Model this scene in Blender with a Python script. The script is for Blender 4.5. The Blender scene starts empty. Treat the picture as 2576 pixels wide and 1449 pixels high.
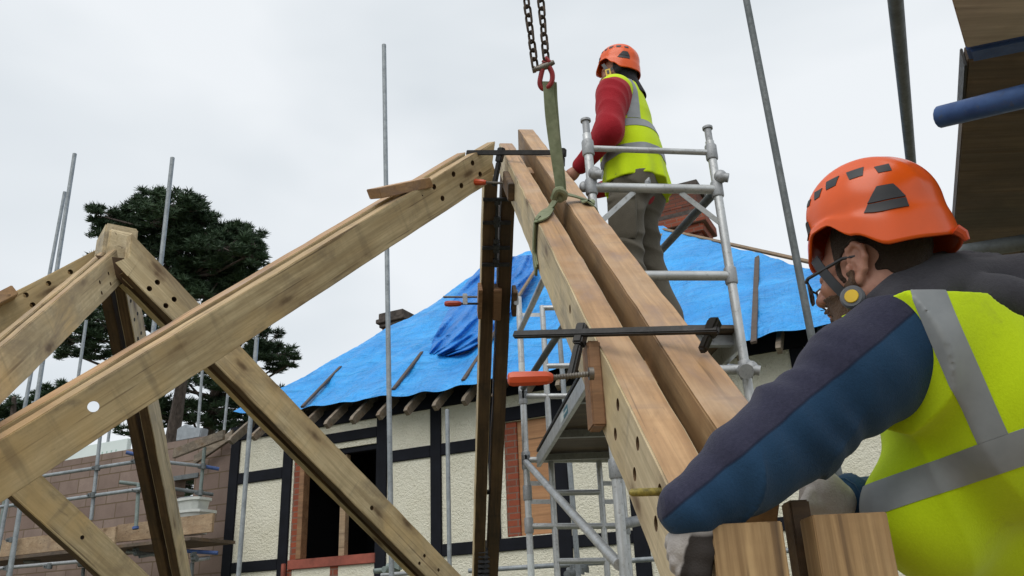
import bpy, bmesh, math, random
import numpy as np
from mathutils import Vector, Matrix
random.seed(7); rng = np.random.default_rng(7)
sc = bpy.context.scene
R = math.radians
EYE = Vector((0, 0, 3.0)); FPX = 2150.0; PITCH = R(21.6); ROLL = R(2.46)
# ------------------------------------------------------------------ camera
cam = bpy.data.cameras.new('camera'); camo = bpy.data.objects.new('camera', cam); sc.collection.objects.link(camo)
camo.matrix_world = Matrix.Translation(EYE) @ Matrix.Rotation(R(90) + PITCH, 4, 'X') @ Matrix.Rotation(-ROLL, 4, 'Z')
cam.sensor_width = 36; cam.lens = 36 * FPX / 2576; cam.clip_start = 0.05; cam.clip_end = 2000
sc.camera = camo
# ------------------------------------------------------------------ sky and sun
SUN_EL = 52; SUN_AZ = 205       # degrees, azimuth clockwise from +Y: behind the viewer, a little left
w = bpy.data.worlds.new('World'); sc.world = w; w.use_nodes = True
nt = w.node_tree; nt.nodes.clear()
def wn(t, **k):
    n = nt.nodes.new(t)
    for a, b in k.items(): setattr(n, a, b)
    return n
sky = wn('ShaderNodeTexSky', sky_type='NISHITA', sun_disc=False)
sky.sun_elevation = R(SUN_EL); sky.sun_rotation = R(SUN_AZ)
tc = wn('ShaderNodeTexCoord'); mp = wn('ShaderNodeMapping'); mp.inputs['Scale'].default_value = (1.0, 1.0, 2.4)
nt.links.new(tc.outputs['Generated'], mp.inputs['Vector'])
nz = wn('ShaderNodeTexNoise'); nz.inputs['Scale'].default_value = 1.35; nz.inputs['Detail'].default_value = 4; nz.inputs['Roughness'].default_value = 0.48
nz.inputs['Distortion'].default_value = 0.4
nt.links.new(mp.outputs[0], nz.inputs['Vector'])
cr = wn('ShaderNodeValToRGB'); e = cr.color_ramp.elements
e[0].position = 0.30; e[0].color = (0.56, 0.615, 0.655, 1); e[1].position = 0.62; e[1].color = (0.80, 0.83, 0.855, 1)
nt.links.new(nz.outputs['Fac'], cr.inputs['Fac'])
sc10 = wn('ShaderNodeVectorMath', operation='SCALE'); sc10.inputs['Scale'].default_value = 9.3
nt.links.new(cr.outputs['Color'], sc10.inputs[0])
mx = wn('ShaderNodeMix', data_type='RGBA'); mx.inputs['Factor'].default_value = 0.93
nt.links.new(sky.outputs[0], mx.inputs[6]); nt.links.new(sc10.outputs[0], mx.inputs[7])
bg = wn('ShaderNodeBackground'); bg.inputs['Strength'].default_value = 0.115
nt.links.new(mx.outputs[2], bg.inputs['Color'])
wo = wn('ShaderNodeOutputWorld'); nt.links.new(bg.outputs[0], wo.inputs['Surface'])
sl = bpy.data.lights.new('sun', 'SUN'); sl.energy = 1.5; sl.angle = R(50); sl.color = (1.0, 0.96, 0.90)
so = bpy.data.objects.new('sun', sl); sc.collection.objects.link(so)
a = R(SUN_AZ); sd = Vector((math.sin(a) * math.cos(R(SUN_EL)), math.cos(a) * math.cos(R(SUN_EL)), math.sin(R(SUN_EL))))
so.rotation_euler = sd.to_track_quat('Z', 'Y').to_euler(); so.location = (0, 0, 30)
sc.view_settings.view_transform = 'Standard'; sc.view_settings.look = 'None'; sc.view_settings.exposure = 0.1; sc.view_settings.gamma = 1
# ------------------------------------------------------------------ geometry of the view
CF = Vector((0, math.cos(PITCH), math.sin(PITCH))); _u = Vector((0, -math.sin(PITCH), math.cos(PITCH))); _r = Vector((1, 0, 0))
CR = _r * math.cos(ROLL) - _u * math.sin(ROLL); CU = _u * math.cos(ROLL) + _r * math.sin(ROLL)
def ray(u, v): return CF + CR * ((u - 1288) / FPX) + CU * ((724.5 - v) / FPX)
def P(u, v, d): return EYE + ray(u, v) * d
def on_plane(u, v, o, n):
    q = ray(u, v); return EYE + q * ((o - EYE).dot(n) / q.dot(n))
TH = R(26)                                   # the house front, turned 26 degrees
HD = Vector((math.cos(TH), -math.sin(TH), 0)); HN = Vector((-math.sin(TH), -math.cos(TH), 0))
HO = Vector((-3.982, 11.867, 0))
HM = Matrix.Translation(HO) @ Matrix.Rotation(-TH, 4, 'Z')   # local x along the front, -y outwards
def FW(u, v, o): return on_plane(u, v, HO + HN * o, HN)      # point on a plane o metres in front of the house
def toH(p): return HM.inverted() @ p
# ------------------------------------------------------------------ mesh helpers
def link(o): sc.collection.objects.link(o); return o
class MB:
    def __init__(s): s.v = []; s.f = []; s.m = []
    def add(s, vs, fs, m=0):
        b = len(s.v); s.v += [Vector(q) for q in vs]
        for f in fs: s.f.append([b + i for i in f]); s.m.append(m)
        return s
    def hexa(s, p, m=0):
        return s.add(p, [(3, 2, 1, 0), (4, 5, 6, 7), (0, 1, 5, 4), (1, 2, 6, 5), (2, 3, 7, 6), (3, 0, 4, 7)], m)
    def box(s, x0, x1, y0, y1, z0, z1, m=0):
        return s.hexa([(x0, y0, z0), (x1, y0, z0), (x1, y1, z0), (x0, y1, z0), (x0, y0, z1), (x1, y0, z1), (x1, y1, z1), (x0, y1, z1)], m)
    def bar(s, a, b, wv, hv, m=0):            # a box from a to b; wv and hv are full width and height vectors
        a = Vector(a); b = Vector(b); wv = Vector(wv) / 2; hv = Vector(hv) / 2
        return s.hexa([a - wv - hv, a + wv - hv, b + wv - hv, b - wv - hv, a - wv + hv, a + wv + hv, b + wv + hv, b - wv + hv], m)
    def prism(s, pts, ext, m=0):
        n = len(pts); ext = Vector(ext); P0 = [Vector(q) for q in pts]; P1 = [q + ext for q in P0]
        return s.add(P0 + P1, [tuple(range(n))[::-1], tuple(range(n, 2 * n))] + [(i, (i + 1) % n, n + (i + 1) % n, n + i) for i in range(n)], m)
    def path(s, pts, rad, n=10, m=0, closed=False, flat=None, caps=True):
        pts = [Vector(q) for q in pts]; N = len(pts)
        if not hasattr(rad, '__len__'): rad = [rad] * N
        ref = None; vs = []
        for i in range(N):
            if closed: t = pts[(i + 1) % N] - pts[i - 1]
            else: t = pts[min(i + 1, N - 1)] - pts[max(i - 1, 0)]
            t.normalize()
            if ref is None:
                ref = Vector((0, 0, 1)) if abs(t.z) < 0.9 else Vector((1, 0, 0))
            x = (ref - t * ref.dot(t)).normalized(); y = t.cross(x); ref = x
            for k in range(n):
                an = 2 * math.pi * k / n
                vs.append(pts[i] + x * (rad[i] * math.cos(an)) + y * (rad[i] * math.sin(an)))
        fs = []
        for i in range(N if closed else N - 1):
            j = (i + 1) % N
            for k in range(n): fs.append((i * n + k, i * n + (k + 1) % n, j * n + (k + 1) % n, j * n + k))
        if not closed and caps: fs += [tuple(range(n))[::-1], tuple(range((N - 1) * n, N * n))]
        return s.add(vs, fs, m)
    def tube(s, a, b, r=0.02415, n=12, m=0, r2=None): return s.path([a, b], [r, r if r2 is None else r2], n, m)
    def pipe(s, a, b, r=0.02415, m=0, n=14, wall=0.0035):          # an open scaffold tube with a wall
        a = Vector(a); b = Vector(b); t = (b - a).normalized()
        x = t.cross(Vector((0, 0, 1)) if abs(t.z) < 0.9 else Vector((1, 0, 0))).normalized(); y = t.cross(x)
        vs = []
        for p, q in ((a, r), (b, r), (b, r - wall), (a, r - wall)):
            for k in range(n):
                an = 2 * math.pi * k / n; vs.append(p + (x * math.cos(an) + y * math.sin(an)) * q)
        fs = []
        for i in range(4):
            j = (i + 1) % 4
            for k in range(n): fs.append((i * n + k, i * n + (k + 1) % n, j * n + (k + 1) % n, j * n + k))
        return s.add(vs, fs, m)
    def ellip(s, c, rx, ry, rz, ax=None, m=0, nu=14, nv=8):
        c = Vector(c); ax = ax or (Vector((1, 0, 0)), Vector((0, 1, 0)), Vector((0, 0, 1))); vs = []
        for j in range(nv + 1):
            t = math.pi * j / nv
            for i in range(nu):
                q = 2 * math.pi * i / nu
                vs.append(c + ax[0] * (rx * math.sin(t) * math.cos(q)) + ax[1] * (ry * math.sin(t) * math.sin(q)) + ax[2] * (rz * math.cos(t)))
        fs = [(j * nu + i, (j + 1) * nu + i, (j + 1) * nu + (i + 1) % nu, j * nu + (i + 1) % nu) for j in range(nv) for i in range(nu)]
        return s.add(vs, fs, m)
    def build(s, name, mats, parent=None, smooth=False, bevel=0.0, origin=None, local=False, autosmooth=None):
        if not isinstance(mats, (list, tuple)): mats = [mats]
        if local or (parent is None and origin is None and False): off = Vector((0, 0, 0))
        elif parent is not None: off = Vector(parent['base'])
        else: off = Vector(origin) if origin is not None else sum(s.v, Vector()) / len(s.v)
        me = bpy.data.meshes.new(name); me.from_pydata([q - off for q in s.v], [], s.f)
        for m in mats: me.materials.append(m)
        for p, m in zip(me.polygons, s.m): p.material_index = m
        bm = bmesh.new(); bm.from_mesh(me)
        bmesh.ops.remove_doubles(bm, verts=bm.verts, dist=1e-6)
        bmesh.ops.recalc_face_normals(bm, faces=bm.faces)
        if bevel > 0:
            bmesh.ops.bevel(bm, geom=[e for e in bm.edges if len(e.link_faces) == 2 and e.calc_face_angle(0) > 0.5], offset=bevel, segments=2, affect='EDGES', clamp_overlap=True)
        bm.to_mesh(me); bm.free()
        if smooth:
            me.polygons.foreach_set('use_smooth', [True] * len(me.polygons))
            if smooth != 'all': me.set_sharp_from_angle(angle=R(38))
        o = link(bpy.data.objects.new(name, me))
        if parent is not None: o.parent = parent
        else: o.location = off
        o['base'] = list(off)
        return o
def tag(o, label, cat=None, group=None, kind=None):
    if label: o['label'] = label
    if cat: o['category'] = cat
    if group: o['group'] = group
    if kind: o['kind'] = kind
    return o
def thing(name, label, cat, loc, group=None, mat=None):
    o = link(bpy.data.objects.new(name, None)); o.empty_display_size = 0.1
    if mat is not None: o.matrix_world = mat; o['base'] = [0, 0, 0]
    else: o.location = loc; o['base'] = list(loc)
    return tag(o, label, cat, group)
def mesh_obj(name, vs, fs, mats, parent=None, smooth=True, mi=None):
    me = bpy.data.meshes.new(name)
    me.from_pydata(vs if isinstance(vs, list) else vs.tolist(), [], fs if isinstance(fs, list) else fs.tolist())
    for m in (mats if isinstance(mats, (list, tuple)) else [mats]): me.materials.append(m)
    if mi is not None: me.polygons.foreach_set('material_index', list(mi))
    if smooth: me.polygons.foreach_set('use_smooth', [True] * len(me.polygons))
    me.update()
    o = link(bpy.data.objects.new(name, me))
    if parent is not None: o.parent = parent
    return o
# ------------------------------------------------------------------ materials
class NT:
    def __init__(s, name, rough=0.6, metal=0.0, spec=0.5):
        s.m = bpy.data.materials.new(name); s.m.use_nodes = True; s.t = s.m.node_tree
        s.b = s.t.nodes['Principled BSDF']; s.b.inputs['Roughness'].default_value = rough; s.b.inputs['Metallic'].default_value = metal
        s.b.inputs['Specular IOR Level'].default_value = spec
    def n(s, typ, ins=None, **k):
        q = s.t.nodes.new(typ)
        for a, b in k.items(): setattr(q, a, b)
        for a, b in (ins or {}).items(): s.put(q.inputs[a], b)
        return q
    def put(s, inp, val):
        if isinstance(val, bpy.types.NodeSocket): s.t.links.new(val, inp)
        else: inp.default_value = val
    def obj(s, scale=(1, 1, 1), rand=True, coord='Object'):
        tcn = s.n('ShaderNodeTexCoord'); vec = tcn.outputs[coord]
        if rand:
            oi = s.n('ShaderNodeObjectInfo'); ml = s.n('ShaderNodeMath', {0: oi.outputs['Random'], 1: 57.0}, operation='MULTIPLY')
            ad = s.n('ShaderNodeVectorMath', {0: vec, 1: ml.outputs[0]}, operation='ADD'); vec = ad.outputs[0]
        return s.n('ShaderNodeMapping', {'Vector': vec, 'Scale': scale}).outputs[0]
    def noise(s, vec, scale, detail=3, rough=0.55, dist=0.0):
        return s.n('ShaderNodeTexNoise', {'Vector': vec, 'Scale': scale, 'Detail': detail, 'Roughness': rough, 'Distortion': dist}).outputs['Fac']
    def ramp(s, fac, stops, interp='LINEAR'):
        q = s.n('ShaderNodeValToRGB', {'Fac': fac}); el = q.color_ramp.elements; q.color_ramp.interpolation = interp
        while len(el) < len(stops): el.new(0.5)
        for e_, (p_, c_) in zip(el, stops): e_.position = p_; e_.color = (*c_, 1) if len(c_) == 3 else c_
        return q.outputs['Color']
    def mix(s, f, a_, b_, bt='MIX'):
        q = s.n('ShaderNodeMix', data_type='RGBA', blend_type=bt); s.put(q.inputs['Factor'], f)
        for i, c in ((6, a_), (7, b_)): s.put(q.inputs[i], (*c, 1) if isinstance(c, tuple) and len(c) == 3 else c)
        return q.outputs[2]
    def math(s, op, a_, b_=0.0, c_=0.0): return s.n('ShaderNodeMath', {0: a_, 1: b_, 2: c_}, operation=op).outputs[0]
    def val(s, fac, lo, hi, a_=0.0, b_=1.0):
        return s.n('ShaderNodeMapRange', {'Value': fac, 'From Min': lo, 'From Max': hi, 'To Min': a_, 'To Max': b_}).outputs['Result']
    def col(s, c): s.put(s.b.inputs['Base Color'], (*c, 1) if isinstance(c, tuple) and len(c) == 3 else c); return s
    def rough(s, r): s.put(s.b.inputs['Roughness'], r); return s
    def bump(s, h, strength=0.3, dist=0.01):
        q = s.n('ShaderNodeBump', {'Height': h, 'Strength': strength, 'Distance': dist}); s.put(s.b.inputs['Normal'], q.outputs[0]); return s
def wood(name, dark, light, stain=(0.10, 0.09, 0.09), stainamt=0.55, knots=True, grain=1.0, rough=0.62, patch=None, S=1.0):
    t = NT(name, rough, spec=0.35)
    v = t.obj((1 * S, 7 * S, 7 * S)); v0 = t.obj((S, S, S))
    big = t.noise(v, 1.6, 4, 0.6, 0.6); fine = t.noise(t.obj((3 * S, 90 * S, 90 * S)), 1.0, 3, 0.6)
    c = t.ramp(big, [(0.30, dark), (0.5, tuple((p + q) / 2 for p, q in zip(dark, light))), (0.68, light)])
    c = t.mix(t.val(fine, 0.35, 0.7, 0.0, 0.42 * grain), c, tuple(q * 0.55 for q in dark))
    ck = t.noise(t.obj((0.9 * S, 46 * S, 46 * S)), 1.0, 2, 0.5, 0.2); c = t.mix(t.val(ck, 0.655, 0.70, 0.0, 0.75 * grain), c, (0.10, 0.06, 0.03))
    sw = t.noise(t.obj((42 * S, 0.7 * S, 0.7 * S)), 1.0, 2, 0.5); c = t.mix(t.val(sw, 0.5, 0.72, 0, 0.16), c, tuple(q * 0.7 for q in dark))
    gr = t.noise(t.obj((1.1 * S, 32 * S, 32 * S)), 1.0, 4, 0.7, 0.3); c = t.mix(t.val(gr, 0.46, 0.62, 0.0, 0.5 * grain), c, tuple(q * 0.62 for q in dark))
    if patch:                                              # warm or grey patches in the oak itself
        pb = t.noise(v0, 2.3, 3, 0.55, 0.3); c = t.mix(t.val(pb, 0.50, 0.68, 0, 0.75), c, patch)
    st = t.noise(t.obj((1.7 * S, 4.2 * S, 4.2 * S)), 1.15, 6, 0.68, 0.9)
    c = t.mix(t.val(st, 0.50, 0.68, 0, stainamt), c, stain)
    bl = t.noise(t.obj((2.6 * S, 5 * S, 5 * S)), 1.0, 5, 0.7, 0.4); c = t.mix(t.val(bl, 0.36, 0.50, 0.38, 0), c, tuple(q * 0.62 for q in dark))
    ww = t.noise(t.obj((13 * S, 1.6 * S, 1.6 * S)), 1.0, 3, 0.6); c = t.mix(t.val(ww, 0.60, 0.74, 0, 0.38 * min(1, stainamt * 1.5)), c, tuple(q * 0.8 for q in stain))
    if knots:
        vk = t.n('ShaderNodeTexVoronoi', {'Vector': t.obj((1.9 * S, 5.5 * S, 5.5 * S)), 'Scale': 1.25, 'Randomness': 1.0}).outputs['Distance']
        vk = t.math('ADD', vk, t.math('MULTIPLY', t.math('SUBTRACT', t.noise(v0, 22, 2), 0.5), 0.16))
        c = t.mix(t.val(vk, 0.05, 0.17, 0.85, 0), c, (0.075, 0.042, 0.022))
        c = t.mix(t.val(vk, 0.10, 0.42, 0.38, 0), c, (0.20, 0.12, 0.055))
    mk = t.noise(t.obj((9 * S, 26 * S, 26 * S)), 1.0, 5, 0.7, 0.5)          # small scuffs
    c = t.mix(t.val(mk, 0.63, 0.78, 0, 0.55), c, (0.13, 0.09, 0.055))
    t.col(c).rough(t.val(big, 0.3, 0.7, rough - 0.1, rough + 0.12)); t.bump(t.math('ADD', fine, t.math('MULTIPLY', big, 0.6)), 0.22, 0.004)
    return t.m
M = {}
M['oak'] = wood('oak_pale', (0.52, 0.385, 0.205), (0.77, 0.635, 0.395), (0.17, 0.135, 0.10), 0.62, patch=(0.66, 0.46, 0.21))
M['oak_cream'] = wood('oak_cream', (0.56, 0.44, 0.26), (0.74, 0.62, 0.42), (0.13, 0.125, 0.125), 0.6, patch=(0.66, 0.52, 0.28))
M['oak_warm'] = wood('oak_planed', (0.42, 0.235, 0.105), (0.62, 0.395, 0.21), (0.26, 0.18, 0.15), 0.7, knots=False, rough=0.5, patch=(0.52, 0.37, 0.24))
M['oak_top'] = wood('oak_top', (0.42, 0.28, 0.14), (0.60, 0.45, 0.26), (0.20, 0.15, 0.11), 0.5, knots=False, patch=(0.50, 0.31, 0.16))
M['oak_shade'] = wood('oak_shaded', (0.20, 0.115, 0.052), (0.36, 0.23, 0.11), (0.10, 0.07, 0.05), 0.6, patch=(0.28, 0.16, 0.07))  # darker copy of the oak: shade between the rafters put into the colour
M['oak_dark'] = wood('oak_dark_and_shade', (0.080, 0.047, 0.025), (0.205, 0.120, 0.058), (0.035, 0.027, 0.021), 0.7)  # dark oak; undersides and drilled holes carry their shade in this colour
M['oak_end'] = wood('oak_end', (0.34, 0.20, 0.085), (0.50, 0.34, 0.17), (0.20, 0.12, 0.06), 0.5, knots=False, grain=1.7, patch=(0.46, 0.27, 0.10))
M['scrap'] = wood('scrap_wood', (0.25, 0.13, 0.065), (0.37, 0.21, 0.11), (0.13, 0.07, 0.04), 0.5, knots=False)
M['pine_board'] = wood('sawn_board', (0.36, 0.24, 0.14), (0.50, 0.38, 0.25), (0.18, 0.14, 0.11), 0.5, S=0.8)
M['grey_wood'] = wood('grey_wood', (0.17, 0.135, 0.10), (0.33, 0.27, 0.205), (0.06, 0.065, 0.05), 0.5, S=1.5)
M['under_board'] = wood('deck_underside_shaded', (0.10, 0.074, 0.053), (0.19, 0.142, 0.10), (0.055, 0.042, 0.034), 0.6)  # boards seen from below, their shade put into the dark brown
M['under_grey'] = wood('board_grey', (0.46, 0.41, 0.35), (0.62, 0.57, 0.50), (0.34, 0.29, 0.25), 0.5, knots=False)
M['batten'] = wood('batten', (0.075, 0.055, 0.045), (0.15, 0.11, 0.085), stainamt=0.3, knots=False, S=2)
M['batten_pale'] = wood('batten_pale', (0.22, 0.15, 0.09), (0.34, 0.24, 0.15), stainamt=0.3, knots=False, S=2)
def metal(name, c0, c1, rough=0.45, metalv=0.7, sc_=6, dirt=(0.09, 0.08, 0.075), dirtamt=0.5):
    t = NT(name, rough, metalv); v = t.obj((sc_, sc_, sc_))
    n1 = t.noise(v, 1.5, 5, 0.65); n2 = t.noise(v, 9, 4, 0.7)
    c = t.ramp(n1, [(0.32, c0), (0.68, c1)]); c = t.mix(t.val(n2, 0.56, 0.72, 0, dirtamt), c, dirt)
    t.col(c).rough(t.val(n2, 0.3, 0.7, rough - 0.1, rough + 0.2)); t.bump(n2, 0.12, 0.002)
    return t.m
M['galv'] = metal('galvanised_tube', (0.22, 0.245, 0.265), (0.36, 0.39, 0.41), 0.55, 0.35)
M['galv_dark'] = metal('weathered_tube', (0.10, 0.115, 0.12), (0.17, 0.185, 0.19), 0.6, 0.3)
M['galv_green'] = metal('green_grey_tube', (0.17, 0.21, 0.20), (0.27, 0.32, 0.30), 0.6, 0.3)
M['alu'] = metal('aluminium_tube', (0.42, 0.43, 0.43), (0.60, 0.61, 0.61), 0.42, 0.65, 5, (0.17, 0.16, 0.15), 0.55)
M['alu_cast'] = metal('cast_coupler', (0.28, 0.29, 0.30), (0.40, 0.41, 0.42), 0.55, 0.5, 8)
M['steel_black'] = metal('black_steel', (0.022, 0.021, 0.021), (0.05, 0.048, 0.046), 0.5, 0.5, 10, (0.10, 0.085, 0.07), 0.35)
M['screw'] = metal('screw_steel', (0.14, 0.12, 0.10), (0.26, 0.24, 0.21), 0.45, 0.7, 12)
M['chain'] = metal('rusty_chain', (0.035, 0.026, 0.02), (0.10, 0.072, 0.05), 0.6, 0.5, 30, (0.13, 0.065, 0.03), 0.6)
M['red_metal'] = metal('red_paint', (0.26, 0.018, 0.022), (0.36, 0.03, 0.032), 0.42, 0.1, 20, (0.10, 0.03, 0.03), 0.5)
M['blue_metal'] = metal('blue_paint', (0.035, 0.075, 0.22), (0.07, 0.13, 0.34), 0.5, 0.1, 10, (0.13, 0.13, 0.13), 0.5)
M['navy_tube'] = metal('navy_tube', (0.022, 0.065, 0.20), (0.05, 0.125, 0.32), 0.42, 0.2, 7, (0.10, 0.11, 0.12), 0.5)
M['bolt'] = metal('black_bolt', (0.03, 0.03, 0.032), (0.07, 0.07, 0.075), 0.4, 0.7, 20)
def plain(name, c, rough=0.5, var=0.12, sc_=14, spec=0.5, bump=0.0):
    t = NT(name, rough, spec=spec); n1 = t.noise(t.obj((sc_, sc_, sc_)), 1, 4, 0.6)
    t.col(t.ramp(n1, [(0.3, tuple(q * (1 - var) for q in c)), (0.7, tuple(min(1, q * (1 + var)) for q in c))]))
    if bump: t.bump(n1, bump, 0.004)
    return t.m
M['handle'] = plain('orange_red_handle', (0.56, 0.075, 0.022), 0.35)
M['handle_dark'] = plain('dark_red_handle', (0.36, 0.045, 0.02), 0.4)
M['yellow_peg'] = plain('yellow_peg', (0.23, 0.18, 0.03), 0.6, 0.7, 70)
M['helmet'] = plain('orange_shell', (0.76, 0.098, 0.005), 0.26, 0.05, 20)
M['black_plastic'] = plain('black_plastic', (0.022, 0.023, 0.027), 0.5)
M['grey_plastic'] = plain('grey_plastic', (0.10, 0.105, 0.115), 0.5)
M['yellow_plastic'] = plain('yellow_plastic', (0.72, 0.46, 0.015), 0.4)
M['white_plastic'] = plain('white_tub_plastic', (0.55, 0.57, 0.54), 0.4, 0.1)
M['white_board'] = plain('white_insulation', (0.66, 0.74, 0.72), 0.6, 0.05, 2)
M['print_green'] = plain('faded_green_print', (0.36, 0.55, 0.47), 0.6)
M['aac'] = plain('grey_block', (0.30, 0.33, 0.36), 0.9, 0.15, 12, bump=0.4)
M['black_paint'] = plain('black_timber_paint', (0.0065, 0.0075, 0.012), 0.75, 0.3, 5, spec=0.2, bump=0.1)
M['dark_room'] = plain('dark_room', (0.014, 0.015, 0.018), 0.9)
M['ply'] = wood('orange_plywood', (0.44, 0.22, 0.10), (0.55, 0.30, 0.15), (0.35, 0.17, 0.08), 0.4, knots=False, S=0.6)
M['sill_red'] = plain('red_brick_paint', (0.28, 0.075, 0.05), 0.8, 0.3, 7, bump=0.3)
M['teal_label'] = plain('teal_label', (0.035, 0.16, 0.22), 0.4)
M['white_label'] = plain('white_label', (0.62, 0.66, 0.66), 0.5, 0.1, 40)
t = NT('render_cream', 0.9, spec=0.2); v = t.obj((1, 1, 1), False)
n1 = t.noise(v, 62, 3, 0.6); n2 = t.noise(v, 2.2, 4, 0.6); n3 = t.noise(v, 28, 2, 0.5)
t.col(t.mix(t.val(n3, 0.6, 0.75, 0, 0.35), t.ramp(n2, [(0.3, (0.72, 0.69, 0.555)), (0.7, (0.81, 0.785, 0.66))]), (0.50, 0.45, 0.32)))
t.bump(t.math('ADD', n1, n3), 0.9, 0.02); M['cream'] = t.m
def bricks(name, c1, c2, mortar, bw, bh, gap, vary=0.4, off=0.5, big=3.0, bump=0.5, perobj=False):
    t = NT(name, 0.9, spec=0.2); v = t.obj((1, 1, 1), False)
    sp = t.n('ShaderNodeSeparateXYZ', {0: v}); cx = t.n('ShaderNodeCombineXYZ', {0: t.math('ADD', sp.outputs[0], sp.outputs[1]), 1: sp.outputs[2]}).outputs[0]
    b = t.n('ShaderNodeTexBrick', {'Vector': cx, 'Color1': (*c1, 1), 'Color2': (*c2, 1), 'Mortar': (*mortar, 1), 'Scale': 1.0, 'Mortar Size': gap, 'Mortar Smooth': 0.2, 'Bias': 0.0, 'Brick Width': bw, 'Row Height': bh}, offset=off)
    n1 = t.noise(v, big, 4, 0.6); n2 = t.noise(v, 40, 3, 0.6)
    c = t.mix(t.val(n1, 0.35, 0.7, 0, vary), b.outputs['Color'], tuple(q * 0.6 for q in c1)); c = t.mix(t.val(n2, 0.4, 0.8, 0, 0.3), c, tuple(q * 0.5 for q in c2))
    t.col(c); t.bump(t.math('ADD', t.math('MULTIPLY', n2, 0.5), t.math('SUBTRACT', 1.0, b.outputs['Fac'])), bump, 0.006)
    return t.m
M['block'] = bricks('concrete_block', (0.215, 0.155, 0.13), (0.29, 0.22, 0.185), (0.145, 0.105, 0.065), 0.45, 0.225, 0.010, 0.45)
M['brick'] = bricks('red_brick', (0.33, 0.085, 0.045), (0.22, 0.07, 0.045), (0.20, 0.15, 0.12), 0.225, 0.075, 0.008, 0.4)
M['brick_dark'] = bricks('sooty_brick', (0.23, 0.075, 0.048), (0.13, 0.06, 0.045), (0.09, 0.07, 0.06), 0.225, 0.075, 0.010, 0.6)
M['stone_cap'] = plain('sooty_stone', (0.075, 0.062, 0.055), 0.95, 0.5, 9, bump=0.6)
def tarp(name, c0, c1, c2):
    t = NT(name, 0.42, spec=0.45); v = t.obj((1, 1, 1), False)
    n1 = t.noise(v, 1.1, 4, 0.6, 0.5); n2 = t.noise(t.obj((0.9, 2.6, 2.6), False), 2.0, 4, 0.55, 1.4); n3 = t.noise(t.obj((3.2, 0.9, 0.9), False), 1.7, 4, 0.55, 1.0)
    c = t.ramp(n1, [(0.3, tuple(q * .8 for q in c0)), (0.7, c1)]); c = t.mix(t.val(n2, 0.5, 0.75, 0, 0.5), c, c2); dn = t.noise(v, 3.1, 6, .7); c = t.mix(t.val(dn, .58, .75, 0, .35), c, (0.10, 0.24, 0.50)); wv_ = t.noise(v, 130, 2); c = t.mix(t.val(wv_, .45, .7, 0, .14), c, (0.01, 0.16, 0.5))
    t.col(c); h = t.math('ADD', n2, t.math('MULTIPLY', n3, 0.8)); t.bump(h, 0.85, 0.12)
    q = t.b.inputs['Subsurface Weight'] if 'Subsurface Weight' in t.b.inputs else None
    return t.m
M['tarp'] = tarp('blue_tarp', (0.018, 0.30, 0.80), (0.030, 0.40, 0.94), (0.07, 0.50, 0.98))
M['tarp_dark'] = tarp('shaded_blue_tarp', (0.010, 0.19, 0.64), (0.018, 0.26, 0.78), (0.035, 0.34, 0.88))  # darker copy of the tarp blue: shade of the fold put into the colour
t = NT('green_webbing', 0.85, spec=0.2); n1 = t.noise(t.obj((30, 30, 30), False), 1, 4, 0.6); n2 = t.noise(t.obj((8, 8, 8), False), 1, 3)
t.col(t.mix(t.val(n2, .4, .7, 0, .5), t.ramp(n1, [(0.3, (0.16, 0.185, 0.105)), (0.7, (0.26, 0.29, 0.18))]), (0.30, 0.29, 0.21))).bump(n1, 0.4, 0.003); M['sling'] = t.m
t = NT('pine_needles', 0.6, spec=0.3); n1 = t.noise(t.obj((1, 1, 1), False), 0.9, 4, 0.6); n2 = t.noise(t.obj((1, 1, 1), False), 6, 2)
t.col(t.mix(t.val(n2, .35, .7, 0, .5), t.ramp(n1, [(0.3, (0.020, 0.042, 0.026)), (0.7, (0.050, 0.092, 0.046))]), (0.062, 0.095, 0.036))); M['needles'] = t.m
t = NT('pine_bark', 0.9); n1 = t.noise(t.obj((5, 5, 1.2), False), 2, 5, 0.7); t.col(t.ramp(n1, [(0.3, (0.035, 0.026, 0.022)), (0.7, (0.13, 0.10, 0.085))])).bump(n1, 0.8, 0.05); M['bark'] = t.m
t = NT('ground', 0.95); n1 = t.noise(t.obj((1, 1, 1), False), 0.35, 6, 0.65); t.col(t.ramp(n1, [(0.35, (0.06, 0.085, 0.03)), (0.65, (0.14, 0.115, 0.08))])).bump(n1, 0.5, 0.1); M['ground'] = t.m
# ------------------------------------------------------------------ ground and the deck the builders stand on
tag(MB().box(-400, 400, -400, 400, -0.5, 0.0).build('ground', M['ground'], local=True), 'rough grass and bare soil round the building site', 'ground', kind='structure')
dk = thing('scaffold_deck', 'boarded scaffold deck under the bearded builder and the oak posts', 'scaffold', (0.6, 1.2, 0))
for i in range(11):
    MB().box(-1.6, 3.4, 0.1 + i * 0.23, 0.1 + i * 0.23 + 0.222, 1.905, 1.943).build('board', M['pine_board'], dk, bevel=0.003)
for x in (-1.4, 0.9, 3.2):
    for y in (0.2, 2.5): MB().tube((x, y, 0), (x, y, 1.86)).build('standard', M['galv'], dk, True)
    MB().tube((x, 0.0, 1.88), (x, 2.75, 1.88)).build('transom', M['galv'], dk, True)
# ------------------------------------------------------------------ house
hs = thing('timber_framed_house', 'cream rendered house front with black timbers and a blue sheeted roof', 'house', None, mat=HM)
def HB(name, m, *boxes, bevel=0.0, parent=None):
    mb = MB()
    for b in boxes: mb.box(*b)
    return mb.build(name, m, parent or hs, bevel=bevel)
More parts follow.
